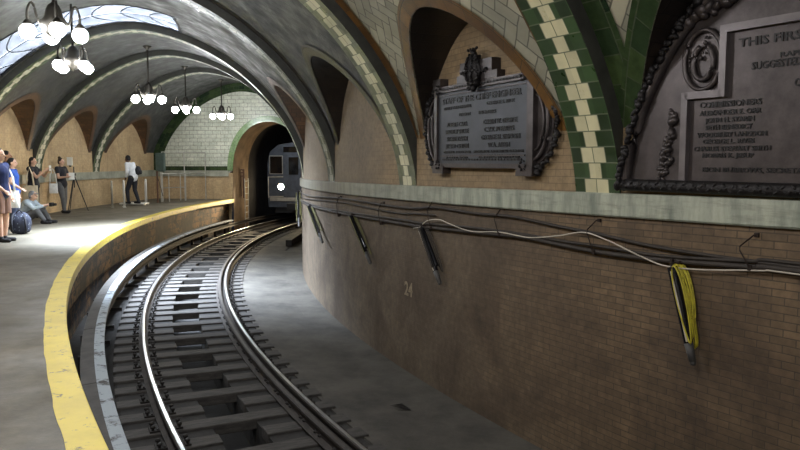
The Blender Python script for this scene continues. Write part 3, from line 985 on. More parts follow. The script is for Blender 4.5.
for sx in (-1, 1):
    for sz in (-1, 1):
        mb = MB(); lumpy(mb, [BF(sx * (W2 - .13) + .05 * math.cos(q), -.12, sz * (H2 - .03) + .045 * math.sin(q)) for q in [i * PI / 3 for i in range(7)]], .018, .3); mb.build('rosette', M['bronzedark'], pq)
LT = M['letter']
for s, x, z, sz, w in (
    ('STAFF OF THE CHIEF ENGINEER', -.02, .275, .095, 1.58), ('DEPUTY CHIEF ENGINEER', -.47, .205, .05, .62), ('GEORGE S. RICE', .40, .205, .055, .50),
    ('DIVISION', -.30, .115, .05, .24), ('ENGINEERS', .16, .115, .05, .33),
    ('ALBERT CARR', -.47, .00, .07, .46), ('BEVERLY VALUE', -.47, -.085, .07, .52), ('SVERRE DAHM', -.47, -.17, .07, .46), ('ALFRED CRAVEN', -.47, -.255, .07, .52),
    ('CALVIN W. GEORGE', .40, .00, .07, .62), ('C.V.V. POWERS', .38, -.085, .07, .54), ('GEORGE H. SIMPSON', .40, -.17, .07, .70), ('W.A. AIKEN', .38, -.255, .07, .40),
    ('GENERAL INSPECTOR', -.47, -.315, .04, .62), ('MECHANICAL & ELECTRICAL ENGINEER', .36, -.315, .04, .92), ('JOHN B. KERR', -.47, -.375, .055, .50), ('ST. JOHN C. WARRENDER', .38, -.375, .055, .76)):
    text(s, x, z, sz, -.072, LT, pq, width=w)
tag(pq, 'smaller rectangular bronze plaque with crest, headed by the staff list, on the tan wall', 'plaque')

# larger half-round bronze plaque
PC = 213.05
pl = wallroot('plaque', PC, 1.36)
w2 = lun_c[6][1]
KX = RW * rad(1)                                  # metres per degree on the wall
def PX(t): return (t - PC) * KX
mb = MB(); xs = []
rows = []
for p in PHI:
    t, z = lun(PC, w2 - .03, LH - .03, p)
    rows.append([BF(PX(t), -.03, .02 + (max(.02, z - 1.36) - .02) * k / 3) for k in range(4)])
mb.grid(rows)
mb.build('panel', M['bronze'], pl)
mb = MB()
arch = [(PX(lun(PC, w2 + .0, LH - .04, p)[0]), lun(PC, w2 + .0, LH - .04, p)[1] - 1.36) for p in PHI]
arch = [(x, max(z, .02)) for x, z in arch]
mb.tube([BF(x * .975, -.05, z * .975) for x, z in arch], .045, 8)
fr = mb.build('arch_frame', M['bronze'], pl, smooth=True)
mb = MB(); lumpy(mb, [BF(x * .99, -.10, z * .99) for x, z in arch], .036, .35, step=.028)
mb.build('arch_garland', M['bronzedark'], fr, smooth=True)
mb = MB(); mb.tube([BF(-1.57 + 3.14 * i / 30, -.07, .035) for i in range(31)], .052, 10)
bb = mb.build('base_roll', M['bronzedark'], pl, smooth=True)
mb = MB()
for i in range(120):
    x = -1.55 + 3.1 * i / 119
    mb.sphere(BF(x, -.10, .035 + .022 * math.sin(i * 1.9)), (.03, .03, .014), 7, Matrix.Rotation((.8 if i % 2 else -.8), 4, 'Y'))
mb.build('base_leaves', M['bronzedark'], bb, smooth=True)
# stepped moulding round the inscription
st = [(PX(211.50), .09), (PX(211.50), .745), (PX(212.0), .745), (PX(212.0), 1.215)]
pth = st + [(-x, z) for x, z in st[::-1]]
mb = MB()
for (x0, z0), (x1, z1) in zip(pth, pth[1:]):
    if abs(x0 - x1) < .01: boxb(mb, x0 - .028, x0 + .028, -.075, -.02, min(z0, z1) - .028, max(z0, z1) + .028, 2)
    else: boxb(mb, min(x0, x1), max(x0, x1), -.075, -.02, z0 - .028, z0 + .028, 12)
mb.build('stepped_moulding', plain('pale_bronze_moulding', srgb(98, 92, 92), .4, .5, var=.25), pl)  # lighter bronze than the panel behind it
for sx in (-1, 1):
    xc, zc = sx * abs(PX(211.72)), 1.01
    mb = MB()
    mb.tube([BF(xc + .165 * math.cos(a_), -.05, zc + .225 * math.sin(a_)) for a_ in [2 * PI * i / 32 for i in range(32)]], .02, 8, closed=True)
    wr = mb.build('medallion_ring', M['bronze'], pl, smooth=True)
    mb = MB()
    mb.tube([BF(xc + .085 * math.cos(a_), -.05, zc - .02 + .13 * math.sin(a_)) for a_ in [PI * .62 + 2 * PI * .88 * i / 24 for i in range(25)]], .022, 7)
    lumpy(mb, [BF(xc - .02, -.05, zc + .02), BF(xc + .03, -.05, zc + .2)], .018, .3)
    lumpy(mb, [BF(xc - .12, -.045, zc - .12), BF(xc - .12, -.045, zc + .08)], .014, .3)
    mb.build('medallion_relief', M['bronze'], wr, smooth=True)
    mb = MB()
    xf = sx * abs(PX(211.18))
    lumpy(mb, [BF(xf + sx * .05, -.03, .06), BF(xf, -.03, .25), BF(xf - sx * .07, -.03, .45), BF(xf - sx * .06, -.03, .66)], .036, .5, step=.02)
    lumpy(mb, [BF(xf + sx * .01, -.03, .08), BF(xf - sx * .06, -.03, .25), BF(xf - sx * .01, -.03, .42)], .03, .5, step=.02)
    lumpy(mb, [BF(xf + sx * .09, -.045, .07), BF(xf - sx * .08, -.045, .07)], .035, .4)
    mb.build('scroll_relief', M['bronze'], pl, smooth=True)
    mb = MB()
    lumpy(mb, [BF(sx * (1.02 - .06 * i), -.05, 1.30 + .02 * i + .02 * math.sin(i)) for i in range(9)], .05, .4)
    lumpy(mb, [BF(sx * (.85 - .06 * i), -.05, 1.40 + .015 * i) for i in range(9)], .05, .4)
    mb.build('drapery_relief', M['bronze'], pl, smooth=True)
mb = MB(); lumpy(mb, [BF(-.4, -.05, 1.55), BF(0, -.05, 1.68), BF(.4, -.05, 1.55)], .09, .3); mb.build('eagle_relief', M['bronzedark'], pl, smooth=True)
BL = M['letter']
for s, t, z, sz, w, al in (
    ('THIS FIRST MUNICIPAL', 212.16, 1.07, .085, 1.13, 'LEFT'), ('RAPID TRANSIT', 213.05, .96, .05, .5, 'CENTER'),
    ('SUGGESTED BY THE CHAMBER', 212.33, .895, .075, .92, 'LEFT'),
    ('CITY OF NEW YORK', 212.83, .75, .075, .5, 'LEFT'),
    ('COMMISSIONERS', 211.68, .645, .06, .50, 'LEFT'), ('ALEXANDER E. ORR', 211.68, .585, .052, .50, 'LEFT'), ('JOHN H. STARIN', 211.76, .53, .05, .40, 'LEFT'), ('SETH BENEDICT', 211.77, .475, .05, .38, 'LEFT'),
    ('WOODBURY LANGDON', 211.66, .42, .05, .56, 'LEFT'), ('GEORGE L. RIVES', 211.74, .37, .048, .42, 'LEFT'), ('CHARLES STEWART SMITH', 211.62, .315, .048, .62, 'LEFT'), ('MORRIS K. JESUP', 211.74, .265, .045, .42, 'LEFT'),
    ('BION BURROWS, SECRETARY', 211.75, .155, .05, .85, 'LEFT'),
    ('CHIEF ENGINEER', 213.9, .62, .055, .5, 'LEFT'), ('CONTRACTOR', 214.0, .4, .055, .4, 'LEFT')):
    text(s, PX(t), z, sz, -.032, BL, pl, align=al, width=w)
tag(pl, 'large half-round bronze memorial plaque filling the nearest wall arch', 'plaque')

# chalked number on the wall
gr = wallroot('chalk_mark', 204.15, -.27)
text('24', 0, 0, .27, -.004, M['graffiti'], gr, ext=.002, name='chalk_digits')
tag(gr, 'faint chalked number on the brown wall below the cables', 'chalk mark')

# ------------------------------------------------------------------ cables on the wall
def catmull(pts, k=6):
    out = []
    for i in range(len(pts) - 1):
        p0, p1, p2, p3 = pts[max(0, i - 1)], pts[i], pts[i + 1], pts[min(len(pts) - 1, i + 2)]
        for j in range(k):
            u = j / k
            out.append(tuple(.5 * (2 * b + (c - a) * u + (2 * a - 5 * b + 4 * c - d) * u * u + (3 * b - a - 3 * c + d) * u ** 3) for a, b, c, d in zip(p0, p1, p2, p3)))
    out.append(tuple(pts[-1]))
    return out
def cable(name, pts, r, off, mat, label, cat='cable', sag=0):
    o = empty(name, P(RW + off, pts[len(pts) // 2][0], pts[len(pts) // 2][1]))
    C = catmull(pts, 8)
    mb = MB()
    mb.tube([P(RW + off + random.uniform(-.002, .002), t, z) - o.location for t, z in C], r, 7)
    # one run of cable is one thing
    me = mb.mesh(name, mat, True)
    loc = o.location.copy()
    bpy.data.objects.remove(o)
    q = link(name, me); q.location = loc
    return tag(q, label, cat)
main = [(186, .54), (190, .57), (192.7, .6), (196.5, .64), (200.3, .69), (203.9, .73), (204.9, .74), (206.9, .78), (208.36, .81), (209.3, .79), (210.16, .775), (211.2, .785), (212.4, .825), (213, .84), (217, .82), (222, .82)]
cable('wall_cable', main, .021, .045, M['cable'], 'thick black cable hung along the curved brown wall, lowest of the runs')
cable('wall_cable', [(t, z + .042 + .012 * math.sin(t * 2.1)) for t, z in main], .014, .05, M['cable'], 'thinner black cable lying on top of the thick wall cable')
upper = [(186, .78), (191, .80), (194.4, .83), (199.3, .94), (203.3, .95), (204.6, .97), (205.5, 1.015), (206.9, 1.0), (208.1, 1.01), (209.3, .965), (210.15, .935), (211.2, .885), (213, .865), (217, .86), (222, .86)]
cable('wall_cable', upper, .015, .04, M['cable'], 'black cable sagging just below the pale ledge, topmost of the runs')
cable('wall_cable', [(t, z - .10 + .03 * math.sin(t * 1.3)) for t, z in upper[:7]], .010, .035, M['cable'], 'thin dusty wire looping between the far wall cables')
cable('wall_wire', [(204.6, .70), (204.9, .73), (205.24, .83), (205.75, .87), (206.14, .84), (206.9, .79), (207.8, .83), (208.62, .82), (209.32, .88), (209.85, .94), (210.34, .89), (210.87, .80), (211.28, .745), (211.79, .755), (212.56, .81), (213.0, .82), (216, .80)], .0065, .068, M['whitewire'], 'thin white wire looped over the black wall cables', 'wire')
# iron hooks holding the cables
hk = 0
for t, zt, zb, lb in ((209.9, 1.03, .80, 'rusty iron hook holding the cables below the bright green arch'), (212.3, 1.03, .85, 'rusty bent iron hook left hanging at the far right of the wall'), (205.25, 1.05, .78, 'rusty iron hook above the glossy black hanging tube'), (207.65, 1.05, .84, 'rusty iron hook below the smaller plaque'), (202.6, .95, .70, 'rusty iron hook just left of the tallest hanging tube'), (199.0, .93, .66, 'rusty iron hook at the far stretch of the curved wall')):
    root = wallroot('cable_hook', t, zt)
    d = zt - zb
    mb = MB(); mb.tube([(.10, 0, .03), (.10, -.05, .03), (.0, -.055, -.06), (.01, -.07, -.09), (.09, -.075, -d - .02), (.09, -.05, -d - .04)], .006, 6)
    mb.build('hook_rod', M['hook'], root, smooth=True)
    mb = MB(); mb.box((.10, -.01, .03), (.032, .03, .032), bevel=.005); mb.build('anchor_plate', M['hook'], root)
    mb = MB(); mb.box((.09, -.045, -d - .03), (.035, .06, .045), bevel=.008); mb.build('cable_clip', M['hook'], root)
    tag(root, lb, 'hook')

# hanging tubes with coiled cord
def wand(t0, z0, t1, z1, cord, label, gloss=True, loops=7, tubes=1, short=False):
    root = wallroot('hanging_tube', t0, z0)
    dx = (t1 - t0) * KX; dz = z1 - z0
    d = Vector((dx, 0, dz)); L = d.length
    e = d * (.80)
    mb = MB(); mb.cone((0, -.10, 0), Vector((0, -.10, 0)) + e, .040, .036, 14)
    mb.build('tube', M['wand'], root, smooth=False)
    mb = MB(); mb.cone(Vector((0, -.10, 0)) + e, Vector((dx, -.10, dz)), .036, .026, 12); mb.sphere(Vector((dx, -.10, dz)), .027, 10)
    mb.build('grip', M['greygrip'], root, smooth=True)
    if not short:
        mb = MB(); mb.cone((.018, -.138, -.03), Vector((.014, -.134, 0)) + e * .97, .007, .007, 8); mb.build('highlight', M['whitewire'], root)  # thin white rod models the lit line along the glossy tube
    if cord is not M['yellowcord']:
      mb = MB(); mb.cone((.06, -.08, -.04), Vector((.06, -.08, 0)) + e * .85, .022, .022, 10); mb.build('second_tube', M['wand'], root)
    mb = MB(); mb.tube([(-.02, 0, .05), (-.02, -.09, .05), (0, -.10, -.01)], .012, 7); mb.tube([(.05, 0, .05), (.05, -.1, .04)], .012, 7); mb.build('bracket', M['hook'], root)
    for k in range(loops):
        f = .7 + .42 * random.random(); w_ = .03 + .04 * random.random(); s = -.005 + .065 * random.random()
        yy = -.150 if k == 0 else -.04 - .003 * k
        pts = []
        for i in range(24):
            a_ = 2 * PI * i / 24
            u = f * (.5 - .5 * math.cos(a_))
            c = e * u
            pts.append((c.x + s + w_ * math.sin(a_) * (1.25 - u * .5), yy - .012 * math.sin(a_ + k), c.z + .02))
        mb = MB(); mb.tube(pts, .0065, 6, closed=True)
        mb.build('cord_loop', cord, root, smooth=True)
    return tag(root, label, 'hanging tube')
wand(211.44, .75, 211.79, .02, M['yellowcord'], 'black tube hanging on the near wall with a coil of bright yellow cord', loops=11)
wand(205.07, .72, 205.89, .09, M['cable'], 'glossy black hanging tube with a modelled white stripe and no yellow cord', loops=3)
wand(200.66, .67, 202.25, .04, M['olivecord'], 'dusty hanging tube with olive cord, third from the near end of the wall', loops=5, short=True)
wand(194.62, .60, 197.66, .05, M['olivecord'], 'dusty hanging tube with olive cord, fourth from the near end of the wall', loops=5, short=True)
wand(188.6, .74, 191.6, .02, M['olivecord'], 'dusty hanging tube with olive cord at the far bend of the wall', loops=6, short=True)

# small things on the track bed
def groundthing(name, r, t, z=ZBED): return empty(name, P(r, t, z), rad(t + 90))
o = groundthing('drain_grate', 37.05, 206.2)
mb = MB(); mb.box((0, 0, .006), (.30, .22, .012)); mb.build('grate_plate', M['black'], o)
mb = MB(); mb.box((0, 0, .012), (.26, .18, .014))
for i in range(5): mb.box((-.1 + i * .05, 0, .022), (.015, .18, .008))
mb.build('grate_bars', M['plate'], o)
tag(o, 'small dark drain grate in the dusty strip beside the near wall', 'drain')
o = groundthing('drain_grate', 37.05, 181.5)
mb = MB(); mb.box((0, 0, .008), (.7, .12, .016)); mb.build('grate_plate', M['black'], o)
mb = MB(); [mb.box((-.3 + i * .06, 0, .019), (.02, .1, .006)) for i in range(11)]; mb.build('grate_bars', M['plate'], o)
tag(o, 'narrow dark drain slot in the lit dusty strip before the tunnel', 'drain')
mb = MB(); mb.sweep([(36.95, ZBED + .05), (37.15, ZBED + .05), (37.15, ZBED + .26), (36.95, ZBED + .26)], 174.5, 180.6, .5)
bmo = mb.build('spare_beam', M['plate'])
tag(bmo, 'dark steel beam lying on the ground near the tunnel mouth', 'beam')
for r, t, lb in ((37.35, 176.8, 'crumpled pale scrap of paper beside the spare beam'), (37.35, 204.4, 'tiny pale scrap of litter beside the near rail')):
    mb = MB(); mb.bm.free(); mb.bm = bmesh.new(); mb.uv = mb.bm.loops.layers.uv.new('UVMap')
    bmesh.ops.create_icosphere(mb.bm, subdivisions=2, radius=.06 if t < 200 else .02)
    for v in mb.bm.verts: v.co = Vector((v.co.x * 1.8, v.co.y, v.co.z * .5)) + Vector((random.uniform(-1, 1), random.uniform(-1, 1), random.uniform(-1, 1))) * .012
    q = mb.build('paper_scrap', M['white']); q.location = P(r, t, ZBED + (.03 if t < 200 else .01)); tag(q, lb, 'litter')

# ------------------------------------------------------------------ chandeliers
def make_chandelier():
    root = empty('chandelier')
    top = 1.30
    mb = MB(); mb.cone((0, 0, .3), (0, 0, top), .022, .022, 10); mb.build('stem', M['chain'], root)
    mb = MB(); mb.lathe([(0, top), (.11, top), (.10, top - .03), (.04, top - .07), (.025, top - .1)], n=16); mb.build('ceiling_rose', M['brass'], root, smooth=True)
    mb = MB(); mb.lathe([(.02, .34), (.07, .30), (.10, .24), (.12, .14), (.17, .08), (.18, .0), (.14, -.07), (.08, -.12), (.03, -.15), (0, -.18)], n=18); mb.build('hub', M['brass'], root, smooth=True)
    for k in range(4):
        a = 2 * PI * k / 4
        ca, sa = math.cos(a), math.sin(a)
        pts = [(.10 * ca, .10 * sa, .06), (.16 * ca, .16 * sa, .02), (.21 * ca, .21 * sa, .12), (.24 * ca, .24 * sa, .26), (.28 * ca, .28 * sa, .30), (.325 * ca, .325 * sa, .20), (.33 * ca, .33 * sa, .06)]
        pts = catmull(pts, 4)
        mb = MB(); mb.tube(pts, .018, 7); arm = mb.build('arm', M['brass'], root, smooth=True)
        mb = MB(); mb.lathe([(.06, .0), (.065, .03), (.04, .07), (.02, .09)], (.33 * ca, .33 * sa, -.01), 12); mb.build('lamp_holder', M['chain'], arm, smooth=True)
        mb = MB(); mb.sphere((.33 * ca, .33 * sa, -.085), .106, 14); mb.build('globe', M['bulb'], arm, smooth=True)
    return root
chl = ['chandelier over the platform nearest the skylight arch at top left, largest in view', 'chandelier of lit globes hanging under the skylight', 'lit chandelier third from the end wall, leftmost of the small three', 'lit chandelier second from the end wall, middle of the small three', 'lit chandelier hanging in front of the white tiled end wall', 'unseen chandelier added opposite the smaller plaque to light the near wall', 'unseen chandelier added opposite the larger plaque to light the near wall', 'unseen chandelier added behind the camera to light the near wall']
ch0 = make_chandelier()
for i, (t, z, rr) in enumerate(((201.0, 3.44, 40.72), (194.3, 3.56, 41.05), (187.9, 3.31, 40.27), (181.8, 3.34, 40.2), (175.9, 3.38, 40.15), (207.1, 3.4, 40.6), (213.1, 3.4, 40.6), (219.2, 3.4, 40.6))):
    o = ch0 if i == 0 else copy_tree(ch0)
    o.location = P(rr, t, z); o.rotation_euler = (0, 0, rad((212, 240, 205, 195, 188, 0, 0, 0)[i]))
    if i >= 5:  # the last three are out of view, added to light the near wall
        for arm in o.children:
            for g in arm.children:
                if g.name.startswith('globe'):
                    g.data = g.data.copy(); g.data.materials[0] = M['fillbulb']
    tag(o, chl[i], 'chandelier', 'chandeliers along the platform')

# ------------------------------------------------------------------ train in the tunnel
tr = empty('subway_train', P(RTR, 168.0, ZR), rad(168 + 90 + 90))
# local frame: +y runs back into the tunnel, +x to the platform side
# rotation makes local x radial outwards, local y along the track away from the station
tr.rotation_euler = (0, 0, rad(168)); tr.scale = (1, -1, 1)
tr.scale = (1, 1, 1)
def TP(x, y, z):          # y > 0 is deeper in the tunnel
    return Vector((x, -y, z))
mb = MB()
pr = [(-1.29, .55), (-1.33, 1.2), (-1.33, 2.6), (-1.2, 3.1), (-.8, 3.42), (0, 3.55), (.8, 3.42), (1.2, 3.1), (1.33, 2.6), (1.33, 1.2), (1.29, .55)]
A = [mb.bm.verts.new(TP(x, .12, z)) for x, z in pr]; B = [mb.bm.verts.new(TP(x, 9, z)) for x, z in pr]
F = [mb.bm.verts.new(TP(x * .97, 0, z * .99 + .01)) for x, z in pr]
mb.bm.faces.new(F); mb.bm.faces.new(B[::-1])
for U, V in ((F, A), (A, B)):
    for i in range(len(pr)): mb.bm.faces.new((U[i], U[(i + 1) % len(pr)], V[(i + 1) % len(pr)], V[i]))
mb.build('car_body', M['steel'], tr)
def front_box(name, x, z, w, h, mat, parent, d=.03, y=-.02):
    mb = MB(); mb.box(TP(x, y, z), (w, d, h), bevel=.01); return mb.build(name, mat, parent)
dr = front_box('front_door', 0, 2.02, .78, 2.0, M['steel'], tr, .05)
front_box('door_window', 0, 2.45, .46, .8, M['carglass'], dr, .03, -.05)
for sx in (-1, 1):
    front_box('cab_window', sx * .85, 2.5, .6, .78, M['carglass'], tr)
    mb = MB()
    for q in (-1, 1):
        mb.box(TP(sx * .85 + q * .31, -.03, 2.5), (.03, .03, .84)); mb.box(TP(sx * .85, -.03, 2.5 + q * .41), (.65, .03, .03))
    mb.build('window_trim', M['galv'], tr)
    mb = MB(); mb.cone(TP(sx * .62, .0, 1.5), TP(sx * .62, -.06, 1.5), .16, .15, 18); hs = mb.build('headlamp_ring', M['galv'], tr)
    mb = MB(); mb.sphere(TP(sx * .62, -.05, 1.5), (.15, .03, .15), 16); mb.build('headlamp_lens', M['headlamp'], hs, smooth=True)
    mb = MB(); mb.tube([TP(sx * 1.22, -.03, 1.0), TP(sx * 1.22, -.08, 1.0), TP(sx * 1.22, -.08, 1.95), TP(sx * 1.22, -.03, 1.95)], .02, 8)
    mb.tube([TP(sx * 1.22, -.08, 1.95), TP(sx * .5, -.08, 1.95)], .02, 8); mb.tube([TP(sx * 1.22, -.08, 1.05), TP(sx * .5, -.08, 1.05)], .02, 8)
    mb.build('grab_rail', M['galv'], tr)
front_box('anticlimber', 0, .92, 2.3, .16, M['galv'], tr, .12, -.06)
front_box('coupler', 0, .6, .4, .3, M['black'], tr, .5, -.2)
front_box('sign_box', 0, 3.2, 1.0, .25, M['carglass'], tr)
for y in (1.6, 3.6):
    for sx in (-1, 1):
        mb = MB(); mb.cone(TP(sx * .72, y, .40), TP(sx * .82, y, .40), .40, .40, 20); mb.build('wheel', M['black'], tr)
mb = MB(); mb.box(TP(0, 4.5, .45), (2.1, 8.4, .35)); mb.build('underframe', M['black'], tr)
tag(tr, 'silver subway train with a lit headlamp coming out of the tunnel', 'train')
sp = bpy.data.lights.new('headlamp_beam', 'SPOT'); sp.energy = 2600; sp.color = (1, .78, .48); sp.spot_size = rad(40); sp.spot_blend = .5; sp.shadow_soft_size = .1
so = bpy.data.objects.new('headlamp_beam', sp); COL.objects.link(so); so.parent = tr
so.location = TP(.62, -.22, 1.5); so.rotation_euler = (rad(84), 0, 0) 

# ------------------------------------------------------------------ platform furniture
def ground(name, r, t): return empty(name, P(r, t, 0), rad(t + 90))
def handrail(r, t, label, mat, h=.92, yaw=0, w=.55):
    o = ground('handrail', r, t); o.rotation_euler.z = yaw
    mb = MB()
    pts = [(0, -w / 2, 0), (0, -w / 2, h - .1), (0, -w / 2 + .03, h - .03), (0, -w / 2 + .1, h), (0, w / 2 - .1, h), (0, w / 2 - .03, h - .03), (0, w / 2, h - .1), (0, w / 2, 0)]
    mb.tube(pts, .025, 8); mb.build('rail_pipe', mat, o, smooth=True)
    mb = MB()
    for s in (-1, 1): mb.lathe([(.06, 0), (.06, .012), (.03, .02)], (0, s * w / 2, 0), 10)
    mb.build('foot_plate', mat, o)
    return tag(o, label, 'handrail')
vd = Vector((-.40, .91, 0)); yv = math.atan2(vd.y, vd.x) - PI / 2
handrail(43.27, 179.75, 'grey pipe handrail leftmost of the three by the steps', M['galv'], .9, yv)
handrail(42.85, 179.75, 'white pipe handrail beside the man on the white step', M['white'], .92, yv)
handrail(43.0, 176.6, 'cream pipe handrail just right of the man on the white step', M['white'], .9, yv)
o = ground('step_platform', 42.95, 178.2); o.rotation_euler.z = 0
mb = MB(); mb.box((0, 0, .06), (.95, .42, .05), bevel=.008); mb.build('tread', M['white'], o)
mb = MB(); [mb.box((sx * .42, sy * .16, .0175), (.06, .06, .035)) for sx in (-1, 1) for sy in (-1, 1)]; mb.build('feet', M['galv'], o)
tag(o, 'low white step on the platform under the man in the white shirt', 'step')
# railing in front of the end wall
def at(u, v, z=0.):
    """platform point seen at a photo pixel"""
    f, th = 713.911, math.atan((225 - 161.029) / 713.911)
    c, s = math.cos(th), math.sin(th)
    x, y = (u - 400) / f, -(v - 225) / f
    d = Vector((x, c + y * s, -s + y * c)); k = (z - 1.598) / d.z
    return Vector((-33.235, -24.667, 1.598)) + d * k
o = empty('barrier_railing', at(183, 201.5))
a = at(163, 202) - o.location; b = at(206, 199.5) - o.location; a.z = b.z = 0
mb = MB(); mb.tube([a, a + Vector((0, 0, 1.95)), b + Vector((0, 0, 1.95)), b], .022, 8)
mid = (a + b) / 2
mb.tube([mid, mid + Vector((0, 0, 1.95))], .02, 8)
mb.build('tall_frame', M['galv'], o)
mb = MB()
for u in (-.9, -.25, .05): 
    q = mid + (b - a) * u * .4
    mb.tube([q, q + Vector((0, 0, 1.1))], .02, 8)
mb.tube([a + Vector((0, 0, 1.1)), b + Vector((0, 0, 1.1))], .018, 8); mb.tube([a + Vector((0, 0, .55)), mid + Vector((0, 0, .55))], .014, 8)
mb.build('lower_rails', M['galv'], o)
tag(o, 'tall grey pipe railing in front of the white tiled end wall', 'railing')
o = empty('barrier_post', at(158, 202.5))
mb = MB(); mb.lathe([(.05, 0), (.05, .03), (.032, .04), (.032, 1.15), (.045, 1.16), (.045, 1.2), (0, 1.22)], n=12); mb.build('post', M['rustpost'], o)
mb = MB(); mb.tube([(0, 0, 1.05), (.15, -.1, .6), (.25, -.15, .25)], .012, 6); mb.build('chain', M['chain'], o)
tag(o, 'rust brown post left of the tall pipe railing', 'post')
o = empty('junction_box', at(160, 202) + Vector((.05, .05, 0)))
mb = MB(); mb.tube([(0, 0, 0), (0, 0, 1.2)], .02, 8); mb.build('stand', M['galv'], o)
mb = MB(); mb.box((0, 0, 1.55), (.34, .2, .72), bevel=.02); bx = mb.build('box', M['greenbox'], o)
mb = MB(); mb.box((0, -.105, 1.55), (.28, .012, .64), bevel=.004); mb.build('lid', M['greenbox'], bx)
tag(o, 'grey green equipment box on a pole at the left end of the railing', 'equipment box')
# gate frame at the tunnel mouth
o = empty('tunnel_gate', at(237, 198))
a = at(232.5, 198) - o.location; b = at(244, 198) - o.location; a.z = b.z = 0
mb = MB()
for q in (a, b):
    mb.tube([q, q + Vector((0, 0, 1.22))], .045, 8)
mb.build('post', M['rustpost'], o)
mb = MB()
for z in (1.22, 1.10, .95): mb.tube([a + Vector((-.04, 0, z)), b + Vector((.04, 0, z))], .03, 8)
for i in range(1, 5):
    q = a + (b - a) * i / 5; mb.tube([q + Vector((0, 0, .08)), q + Vector((0, 0, .95 if i % 2 else 1.1))], .014, 6)
mb.build('bars', M['rustpost'], o)
tag(o, 'rust brown gate frame at the platform end by the tunnel mouth', 'gate')
o = empty('tunnel_ladder', P(40.42, 170.9, ZBED))
mb = MB()
for dx in (-.0,): pass
d = P(0, 0, 0)
tn = Vector((-math.sin(rad(171)), math.cos(rad(171)), 0))
for s in (-.2, .2): mb.tube([tn * s, tn * s + Vector((0, 0, 2.2))], .02, 8)
mb.build('side_rail', M['galv'], o)
for i in range(8):
    mb = MB(); mb.tube([tn * -.2 + Vector((0, 0, .2 + i * .27)), tn * .2 + Vector((0, 0, .2 + i * .27))], .014, 6); mb.build('rung', M['galv'], o)
tag(o, 'steel ladder against the tunnel wall lit by the headlamp', 'ladder')

# ------------------------------------------------------------------ people
def remesh(mb, voxel, smooth=3):
    bmesh.ops.recalc_face_normals(mb.bm, faces=mb.bm.faces[:])
    me = bpy.data.meshes.new('tmp'); mb.bm.to_mesh(me); mb.bm.free()
    o = bpy.data.objects.new('tmp', me); COL.objects.link(o)
    m1 = o.modifiers.new('r', 'REMESH'); m1.mode = 'VOXEL'; m1.voxel_size = voxel
    m2 = o.modifiers.new('s', 'SMOOTH'); m2.factor = .5; m2.iterations = smooth
    bpy.context.view_layer.update()
    out = bpy.data.meshes.new_from_object(o.evaluated_get(bpy.context.evaluated_depsgraph_get()))
    bpy.data.objects.remove(o); bpy.data.meshes.remove(me)
    for p in out.polygons: p.use_smooth = True
    return out
STAND = dict(pelvis=(0, 0, .94), waist=(0, 0, 1.10), chest=(0, .0, 1.30), neck=(0, -.01, 1.49), head=(0, .02, 1.635),
             shoL=(-.18, -.01, 1.42), shoR=(.18, -.01, 1.42), elL=(-.23, -.03, 1.13), elR=(.23, -.03, 1.13), wrL=(-.23, .05, .88), wrR=(.23, .05, .88),
             hipL=(-.09, 0, .91), hipR=(.09, 0, .91), knL=(-.10, .02, .49), knR=(.10, .02, .49), anL=(-.10, -.03, .08), anR=(.10, -.03, .08))
def skinmat(name, c): return plain(name, c, .55, var=.08, scale=10)
